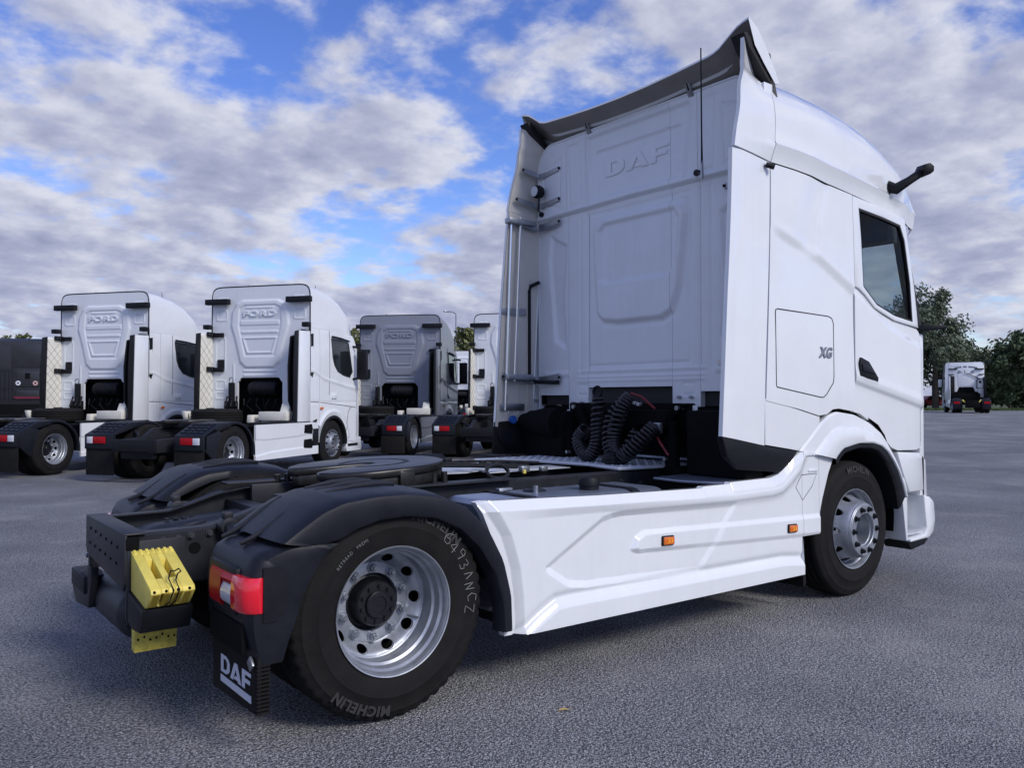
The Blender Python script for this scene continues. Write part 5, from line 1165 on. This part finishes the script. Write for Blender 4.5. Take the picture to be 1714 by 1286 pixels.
WD = copy_tree(WA); WD['label'] = 'white parked tractor unit half hidden behind the near tractor cab'; WD['group'] = 'tractor units parked in a row'; setpose(WD, 890, 21.0, 76)
WE = copy_tree(WA); WE['label'] = 'distant white tractor unit glimpsed beside the grey one'; WE['group'] = 'tractor units parked in a row'; setpose(WE, 790, 40, 84)
# ------------------------------------------------------------ ground
def gz(d): return .42 * float(sms(26, 64, d))
def wp(r_, d, z=0):
    p = np.array(CAM) * np.array([1, 1, 0]) + _F * d + _R * r_; return (float(p[0]), float(p[1]), z)
def asphalt():
    m = bpy.data.materials.new('asphalt'); m.use_nodes = True; t = m.node_tree; b = t.nodes['Principled BSDF']; n = t.nodes; l = t.links
    tcn = n.new('ShaderNodeTexCoord')
    def nz(sc, det, ro=.6, typ='ShaderNodeTexNoise'):
        q = n.new(typ); q.inputs['Scale'].default_value = sc
        if typ == 'ShaderNodeTexNoise': q.inputs['Detail'].default_value = det; q.inputs['Roughness'].default_value = ro
        l.new(tcn.outputs['Object'], q.inputs['Vector']); return q.outputs[0]
    def rp(v, a, b_, c0, c1):
        q = n.new('ShaderNodeValToRGB'); e = q.color_ramp.elements; e[0].position = a; e[1].position = b_; e[0].color = (*c0, 1); e[1].color = (*c1, 1); l.new(v, q.inputs[0]); return q.outputs[0]
    def mixc(f, a, b_, mode='MIX'):
        q = n.new('ShaderNodeMix'); q.data_type = 'RGBA'; q.blend_type = mode
        if isinstance(f, float): q.inputs[0].default_value = f
        else: l.new(f, q.inputs[0])
        l.new(a, q.inputs[6]); l.new(b_, q.inputs[7]); return q.outputs[2]
    stone = rp(nz(66, 4, .78), .40, .62, (.090, .093, .100), (.58, .582, .585))
    vor = n.new('ShaderNodeTexVoronoi'); vor.inputs['Scale'].default_value = 105; l.new(tcn.outputs['Object'], vor.inputs['Vector'])
    cell = rp(vor.outputs['Distance'], .1, .75, (1.45, 1.45, 1.45), (.42, .43, .46))
    col = mixc(1.0, stone, cell, 'MULTIPLY')
    patch = rp(nz(.45, 6, .55), .38, .66, (.78, .785, .80), (1.20, 1.19, 1.17)); col = mixc(1.0, col, patch, 'MULTIPLY')
    worn = rp(nz(.9, 8, .66), .54, .68, (0, 0, 0), (1, 1, 1)); wornc = rp(nz(60, 2), .3, .7, (.30, .295, .285), (.46, .45, .43))
    f = n.new('ShaderNodeMath'); f.operation = 'MULTIPLY'; f.inputs[1].default_value = .5; l.new(worn, f.inputs[0]); col = mixc(f.outputs[0], col, wornc)
    l.new(col, b.inputs['Base Color']); b.inputs['Roughness'].default_value = .8; b.inputs['Specular IOR Level'].default_value = .3
    b1 = n.new('ShaderNodeBump'); b1.inputs['Strength'].default_value = .9; b1.inputs['Distance'].default_value = .016
    ad = n.new('ShaderNodeMath'); ad.operation = 'SUBTRACT'; l.new(nz(70, 4, .7), ad.inputs[0]); l.new(vor.outputs['Distance'], ad.inputs[1])
    l.new(ad.outputs[0], b1.inputs['Height']); l.new(b1.outputs[0], b.inputs['Normal']); return m
m = MB(); ds = np.concatenate([np.linspace(-40, 26, 34), np.linspace(28, 74, 30)]); rs = np.linspace(-120, 140, 66)
m.grid([[wp(r_, d, gz(d)) for d in ds] for r_ in rs]); tag(m.build('yard_asphalt', asphalt(), None, smooth=60), kind='structure')
GRASS = mat('grass ground', (.060, .085, .030), .9, 0, 0, 1.5, .4, .5, 30)
m = MB(); ds = np.concatenate([np.linspace(-2500, -60, 8), np.linspace(-50, 90, 40), np.linspace(110, 3000, 12)]); rs = np.concatenate([np.linspace(-2500, -160, 8), np.linspace(-150, 160, 12), np.linspace(170, 2500, 8)])
m.grid([[wp(r_, d, gz(d) - .02) for d in ds] for r_ in rs]); tag(m.build('grass_ground', GRASS, None, smooth=60), kind='structure')
# turf edge blades
m = MB()
for i in range(9000):
    r_ = random.uniform(26, 62); d = random.uniform(73.8, 80); x, y, z = wp(r_, d, .40); a = random.uniform(0, 6.28); h = random.uniform(.08, .28); w_ = .05
    m.add([(x - w_ * math.cos(a), y - w_ * math.sin(a), z), (x + w_ * math.cos(a), y + w_ * math.sin(a), z), (x + random.uniform(-.06, .06), y + random.uniform(-.06, .06), z + h)], [(0, 1, 2)])
o = m.build('grass', mat('grass blades', (.075, .11, .03), .8, 0, 0, .6, .4), None, smooth=0); tag(o, 'uneven strip of grass along the far edge of the asphalt yard', 'grass', kind='stuff')
# loose grit on the asphalt near the camera
m = MB(); GRIT = mat('grit', (.24, .24, .25), .85, 0, 0, 40, .6)
for i in range(9000):
    d = 1.6 + 9 * random.random() ** 1.6; r_ = random.uniform(-.75, .75) * d; x, y, z = wp(r_, d); s_ = random.uniform(.003, .007) * (1 if random.random() < .96 else 1.7)
    a = [(random.uniform(.6, 1) * s_) for _ in range(5)]; q = random.uniform(0, 6.28)
    V = [(x + a[k] * math.cos(q + k * 1.57), y + a[k] * math.sin(q + k * 1.57), .0005) for k in range(4)] + [(x, y, a[4] * .9)]
    m.add(V, [(0, 1, 4), (1, 2, 4), (2, 3, 4), (3, 0, 4)])
o = m.build('loose_grit', GRIT, None, smooth=0); tag(o, 'loose grit scattered over the asphalt around the tractor', 'grit', kind='stuff')
p = px(943, 1191, 'z', 0.0)
m = MB(); pts = [(-.030, 0, .003), (-.016, .007, .007), (0, .009, .011), (.016, .006, .009), (.030, 0, .005), (.016, -.007, .006), (0, -.009, .007), (-.016, -.007, .004), (0, 0, .004)]
m.add(pts, [(i, (i + 1) % 8, 8) for i in range(8)]); m.tube([(.028, 0, .005), (.045, .004, .003)], .001, 5)
o = m.build('fallen_leaf', mat('dry leaf', (.42, .30, .12), .8), None); o.location = (p[0], p[1], .002); o.rotation_euler = (0, 0, R(-25)); tag(o, 'single dry yellow-brown leaf lying on the asphalt', 'leaf')

# ------------------------------------------------------------ trees
BARK = mat('bark', (.055, .045, .035), .9, 0, 0, 4, .3)
def leafmat(nm, c): return mat(nm, c, .6, 0, 0, .8, .45)
LM = [leafmat('leaves silver green', (.12, .15, .09)), leafmat('leaves olive', (.12, .135, .045)), leafmat('leaves dark', (.075, .105, .045))]
def tree(u, d, height, rad, label, lm, nleaf=5000, lsz=.22, base=.16, name='broadleaf_tree', group='trees along the far edge of the yard', seed=1, squash=1.0):
    rr = random.Random(seed); x, y = gpos(u, d); t = empty(name, (x, y, gz(d) - .05), rr.uniform(0, 6), label, 'tree', group)
    m = MB(); H = height
    m.tube([(0, 0, -.3), (.05 * H * .1, 0, H * .2), (-.02 * H, .02 * H, H * .5), (0, 0, H * .85)], [H * .028, H * .022, H * .014, H * .004], 9)
    cl = []
    for i in range(26):
        h0 = H * rr.uniform(base, .72); a = rr.uniform(0, 6.28); ln = rad * rr.uniform(.55, 1.0) * (1 - .35 * abs(h0 / H - .45)); up = H * rr.uniform(.05, .24)
        e = (ln * math.cos(a), ln * math.sin(a), min(H * .97, h0 + up)); m.tube([(0, 0, h0), (e[0] * .5, e[1] * .5, h0 + up * .6), e], [H * .010, H * .006, H * .002], 6)
        for k in range(3):
            f = rr.uniform(.5, 1.05); cl.append((e[0] * f + rr.gauss(0, .1) * rad, e[1] * f + rr.gauss(0, .1) * rad, h0 + up * f + rr.gauss(0, .04) * H, rad * rr.uniform(.16, .34)))
    for i in range(10): cl.append((rr.gauss(0, .16) * rad, rr.gauss(0, .16) * rad, H * rr.uniform(.72, .96), rad * rr.uniform(.14, .26)))
    m.build('trunk', BARK, t, smooth=60)
    m = MB()
    for i in range(nleaf):
        c = rr.choice(cl); v = Vector((rr.gauss(0, 1), rr.gauss(0, 1), rr.gauss(0, 1))).normalized() * c[3] * rr.random() ** .45
        p0 = Vector(c[:3]) + v; p0.z = max(p0.z, H * base * .6); s_ = lsz * rr.uniform(.6, 1.3); n_ = Vector((rr.gauss(0, 1), rr.gauss(0, 1), rr.gauss(0, .8) + .3)).normalized(); a_ = n_.orthogonal().normalized() * s_; b_ = n_.cross(a_).normalized() * s_ * .55
        m.add([p0 - a_, p0 - b_, p0 + a_, p0 + b_], [(0, 1, 2, 3)])
    m.build('crown', lm, t, smooth=0); return t
tree(1566, 82, 12.6, 4.3, 'tall grey-green tree rising behind the distant white tractor', LM[0], 15000, .17, .14, seed=3)
tree(1604, 90, 7.6, 3.2, 'mid-height tree tucked behind the tall grey-green tree', LM[2], 7000, .18, .06, seed=4)
tree(1648, 92, 6.6, 3.0, 'pale olive bushy tree in the gap between two bigger trees', LM[1], 6000, .17, .05, seed=5)
tree(1728, 78, 7.7, 3.9, 'dense dark green tree with rounded crown beside the distant white tractor', LM[2], 12000, .20, .05, seed=6)
tree(1690, 84, 5.4, 2.6, 'low dark bush filling in under the rounded green tree', LM[2], 6000, .19, .03, seed=8)
tree(1510, 86, 9.5, 3.6, 'grey-green tree hidden behind the near tractor cab', LM[0], 7000, .18, .1, seed=9)
for i, (u, d, h, r_) in enumerate(((605, 74, 7.2, 3.0), (782, 62, 6.6, 2.6), (800, 70, 6.6, 2.8), (838, 76, 6.8, 2.8), (35, 88, 7.9, 2.2), (75, 92, 7.6, 1.6), (250, 90, 7, 3.2), (560, 84, 7.0, 3.2))):
    tree(u, d, h, r_, ('low olive tree showing between the middle white tractor and the grey one', 'olive bush beside the lamp post behind the grey tractor', 'low olive tree between the grey tractor and the near cab', 'low olive tree hidden behind the near tractor cab', 'ragged treetop rising over the dark tractor', 'smaller ragged treetop over the dark tractor', 'low tree hidden behind the first white tractor', 'low tree hidden behind the middle white tractor')[i], LM[1], 4500, .20, .06, group='skyline trees behind the parked tractors', seed=20 + i)
# ------------------------------------------------------------ lamp posts
def lamp(u, d, h, label):
    x, y = gpos(u, d); t = empty('street_lamp', (x, y, gz(d)), 0, label, 'street lamp', 'street lamps along the yard edge')
    MB().cyl((0, 0, -.1), (0, 0, h), .09, .05, 12).build('post', STEEL, t); MB().tube([(0, 0, h), (-.25, 0, h + .12), (-.7, 0, h + .15)], .04, 8).build('arm', STEEL, t); MB().box(-1.15, -.6, -.12, .12, h + .10, h + .2).build('lamp_head', STEEL, t, bevel=.03)
lamp(763, 66, 7.8, 'slim lamp post standing behind the dark grey tractor'); lamp(1587, 80, 7.0, 'slim lamp post in front of the tall grey-green tree')
# ------------------------------------------------------------ red car under the trees
x, y = gpos(1557, 92); rc = empty('parked_car', (x, y, .42), YAW - math.pi / 2 + R(8), 'small red car parked on the grass under the trees', 'car')
m = MB(); m.prism([(-2.0, .30), (-2.05, .62), (-1.9, .86), (-1.1, .95), (-.6, 1.38), (.5, 1.42), (1.1, .98), (1.9, .82), (2.05, .60), (2.0, .30)], 'xz', -.82, .82); m.build('body', mat('red paint', (.35, .02, .03), .25, 0, .6, 3, .1), rc, bevel=.09, seg=3)
for s in (-1, 1):
    MB().prism([(-1.0, .97), (-.55, 1.30), (.45, 1.34), (.98, .98)], 'xz', s * .80, s * .828).build('side_window', SMOKE, rc)
    for xx in (-1.25, 1.25): MB().lathe([(.05, -.1), (.30, -.1), (.32, -.06), (.32, .06), (.30, .1), (.05, .1)], 20, (xx, s * .76, .32)).build('wheel', RUBBER, rc)
    MB().box(1.92, 2.06, s * .6 - .15, s * .6 + .15, .60, .74).build('headlight', CLEAR, rc, bevel=.02)
# ------------------------------------------------------------ distant white tractor across the yard
x, y = gpos(1624, 62); D = empty('distant_tractor_truck', (x, y, .415), YAW - math.pi / 2 + R(71), 'distant white tractor unit with yellow stays parked in front of trees', 'truck')
for s in (-1, 1):
    MB().prism([(1.6, .9), (1.6, 3.75), (2.6, 3.85), (3.6, 3.6), (4.1, 2.9), (4.45, 1.7), (4.5, .4), (4.0, .4), (3.9, 1.0), (3.0, 1.0), (2.9, .5), (2.2, .5), (2.2, .9)], 'xz', s * 1.24, s * 1.19).build('cab_side', WHITE, D, bevel=.02)
    MB().prism([(3.0, 2.8), (3.8, 2.75), (4.15, 2.0), (3.1, 1.95)], 'xz', s * 1.245, s * 1.20).build('side_window', SMOKE, D)
    MB().box(.9, 1.6, s * 1.20 - .02, s * 1.20 + .02, 1.0, 2.75).build('side_deflector', WHITE if s > 0 else BLACK, D, bevel=.01)
    MB().box(1.50, 1.56, min(s * .80, s * 1.16), max(s * .80, s * 1.16), 1.2, 2.8).build('deflector_curtain', BLACK if s > 0 else WHITE, D, bevel=.01)
    rear_wheel(D, (0, s * 1.08, TR), None if s < 0 else (0, 0, math.pi), False); front_wheel(D, (3.5, s * 1.07, TR), None if s < 0 else (0, 0, math.pi), False)
    G = [[(.62 * math.cos(a), s * y_, .50 + .60 * math.sin(a)) for y_ in (1.26, 1.25, .66)] for a in np.linspace(-.1, 2.5, 16)]
    mg = MB().grid(G).build('rear_mudguard', FEND, D); MB().box(-.62, -.55, min(s * .66, s * 1.26), max(s * .66, s * 1.26), .30, 1.0).build('mudguard_end', FEND, D, bevel=.03)
    MB().box(-.66, -.61, min(s * .80, s * 1.20), max(s * .80, s * 1.20), .70, .86).build('tail_lamp', RED, D)
    m = MB(); m.tube([(-.5, s * .62, .98), (-.55, s * .45, .80), (-.6, s * .30, .90)], .05, 8); m.build('yellow_stay', YEL, D)
    MB().box(1.45, 1.58, min(s * .60, s * 1.2), max(s * .60, s * 1.2), 3.30, 3.38).build('roof_bracket', BLACK, D, bevel=.01)
    MB().box(1.45, 1.58, min(s * .85, s * 1.2), max(s * .85, s * 1.2), 2.90, 2.96).build('roof_bracket', BLACK, D, bevel=.01)
    MB().box(4.1, 4.25, s * 1.42 - .12, s * 1.42 + .12, 2.0, 2.6).build('door_mirror', WHITE, D, bevel=.03)
    MB().box(.65, 2.8, min(s * 1.05, s * 1.22), max(s * 1.05, s * 1.22), .4, 1.0).build('side_skirt', WHITE, D, bevel=.04)
MB().prism([(-1.2, 1.6), (-.62, 1.6), (-.5, 1.95), (.5, 1.95), (.62, 1.6), (1.2, 1.6), (1.2, 3.6), (1.1, 3.78), (-1.1, 3.78), (-1.2, 3.6)], 'yz', 1.58, 1.68).build('rear_wall', WALLW, D, bevel=.02)
MB().prism(rrect(-.55, .55, 2.0, 2.95, .08), 'yz', 1.555, 1.585).build('wall_pressing', WALLW, D, bevel=.015)
for z in (2.1, 2.25, 2.4, 2.55): MB().box(1.545, 1.56, -.35, .35, z, z + .06).build('wall_louvre', WALLW, D, bevel=.006)
MB().tube([(1.5, -.95 + .0, 2.55), (1.5, -.80, 2.55), (1.5, -.70, 2.45), (1.5, -.70, 1.9), (1.5, -1.15, 1.85), (1.5, -1.15, 2.6), (1.5, -.8, 2.62), (1.5, -.2, 2.95), (1.5, .1, 3.0), (1.5, .1, 3.25)], .03, 6).build('exhaust_pipe', BLACK, D)
MB().box(1.48, 1.54, -1.0, -.85, 2.25, 2.45).build('vent', BLACK, D)
for yy in (.45, -.45): MB().lathe([(0, -.03), (.10, -.03), (.12, 0)], 16, (1.56, yy, 3.12), 'x').build('round_lamp', STEEL, D)
m = MB()
for i, yy in enumerate(np.linspace(.72, -.72, 13)):
    if i in (4, 7): continue
    z = 3.52 - .16 * yy * yy; m.tube([(1.565, yy + .04, z - .05), (1.565, yy + .03, z + .06), (1.565, yy - .02, z + .02), (1.565, yy - .04, z - .05)], .014, 5)
m.build('script_lettering', BLACK, D)
m = MB(); m.prism([(1.58, 3.74), (1.58, 3.80), (2.4, 3.9), (3.4, 3.66), (4.0, 2.95), (4.0, 2.85), (3.4, 3.5)], 'xz', -1.2, 1.2); m.build('roof', WHITE, D, bevel=.03)
m = MB(); m.box(1.72, 4.3, -1.15, 1.15, .7, 3.4); m.build('cab_core', DARK, D)
m = MB(); m.box(-.9, 3.2, -.42, .42, .6, .95); m.box(1.3, 1.6, -.9, .9, .9, 1.5); m.box(-.92, -.86, -.5, .5, .4, .8); m.build('frame', DARK, D, bevel=.02)
# ------------------------------------------------------------ dark tractor at the left edge of the yard
x, y = gpos(40, 30); K = empty('dark_tractor_truck', (x, y, 0), YAW - math.pi / 2 + R(104), 'dark parked tractor unit with red stripe and ladder rails on its back', 'truck')
DK = mat('dark paint', (.030, .031, .036), .4, .2, .3, 3, .15); DK2 = mat('dark side paint', (.07, .072, .08), .35, .3, .3, 3, .15)
MB().prism([(-1.25, .9), (1.25, .9), (1.25, 3.52), (1.2, 3.60), (-.55, 3.58), (-.75, 3.68), (-1.15, 3.66), (-1.25, 3.55)], 'yz', 0, .08).build('rear_wall', DK, K, bevel=.02)
for s in (-1, 1):
    MB().prism([(.05, .5), (.05, 3.5), (.4, 3.66), (2.2, 3.5), (2.9, 2.4), (2.95, .5)], 'xz', s * 1.25, s * 1.18).build('cab_side', DK2, K, bevel=.03)
    MB().box(-.5, .02, s * 1.22 - .02, s * 1.22 + .02, .9, 3.1).build('side_deflector', DK2, K, bevel=.01)
MB().prism([(0, 3.5), (.4, 3.7), (2.2, 3.54), (2.9, 2.45), (2.7, 2.4), (2.1, 3.3)], 'xz', -1.2, 1.2).build('roof', DK, K, bevel=.03)
for y0, y1, z0, z1, nm in ((-.62, .42, 2.62, 3.48, 'wall_pressing'), (-.50, .25, 1.92, 2.50, 'wall_pressing'), (-.50, .25, 1.45, 1.80, 'wall_pressing')):
    MB().prism(rrect(y0, y1, z0, z1, .05), 'yz', -.03, .01).build(nm, DK, K, bevel=.012)
MB().box(-.045, -.02, -.55, .32, 1.50, 1.57).build('red_stripe', mat('red stripe', (.16, .01, .03), .6), K)
for yy, mt in ((.18, PRINT), (-.38, mat('pink print', (.55, .35, .35), .5))): 
    st_ = MB().lathe([(0, -.004), (.085, -.004), (.085, 0)], 20, (-.035, yy, 2.06), 'x').build('round_sticker', mt, K); MB().lathe([(0, -.004), (.03, -.004), (.03, 0)], 14, (-.041, yy, 2.06), 'x').build('sticker_centre', DARK, st_)
MB().box(-.05, -.03, -.20, -.05, 2.22, 2.42).build('vent', DARK, K)
for yy in (.30, .42, .55, .70, .85): MB().cyl((-.10, yy, 1.5), (-.10, yy, 2.5), .011, n=8).build('ladder_rail', FRAME, K)
for z in (1.5, 1.9, 2.55): MB().cyl((-.10, .28, z), (-.10, 1.2, z), .011, n=8).build('ladder_rung', FRAME, K)
m = MB(); m.box(-3.0, 2.5, -.42, .42, .6, .95); m.box(-.1, 2.6, -1.1, 1.1, .5, 1.3); m.build('frame', DARK, K, bevel=.02)
for s in (-1, 1): rear_wheel(K, (-2.0, s * 1.08, TR), None if s < 0 else (0, 0, math.pi), False); front_wheel(K, (1.7, s * 1.07, TR), None if s < 0 else (0, 0, math.pi), False)
MB().prism([(-1.28, 1.62), (-1.05, 1.62), (-1.15, 1.85), (-1.28, 1.85)], 'yz', -.3, -.28).build('white_plate', PRINT, K)
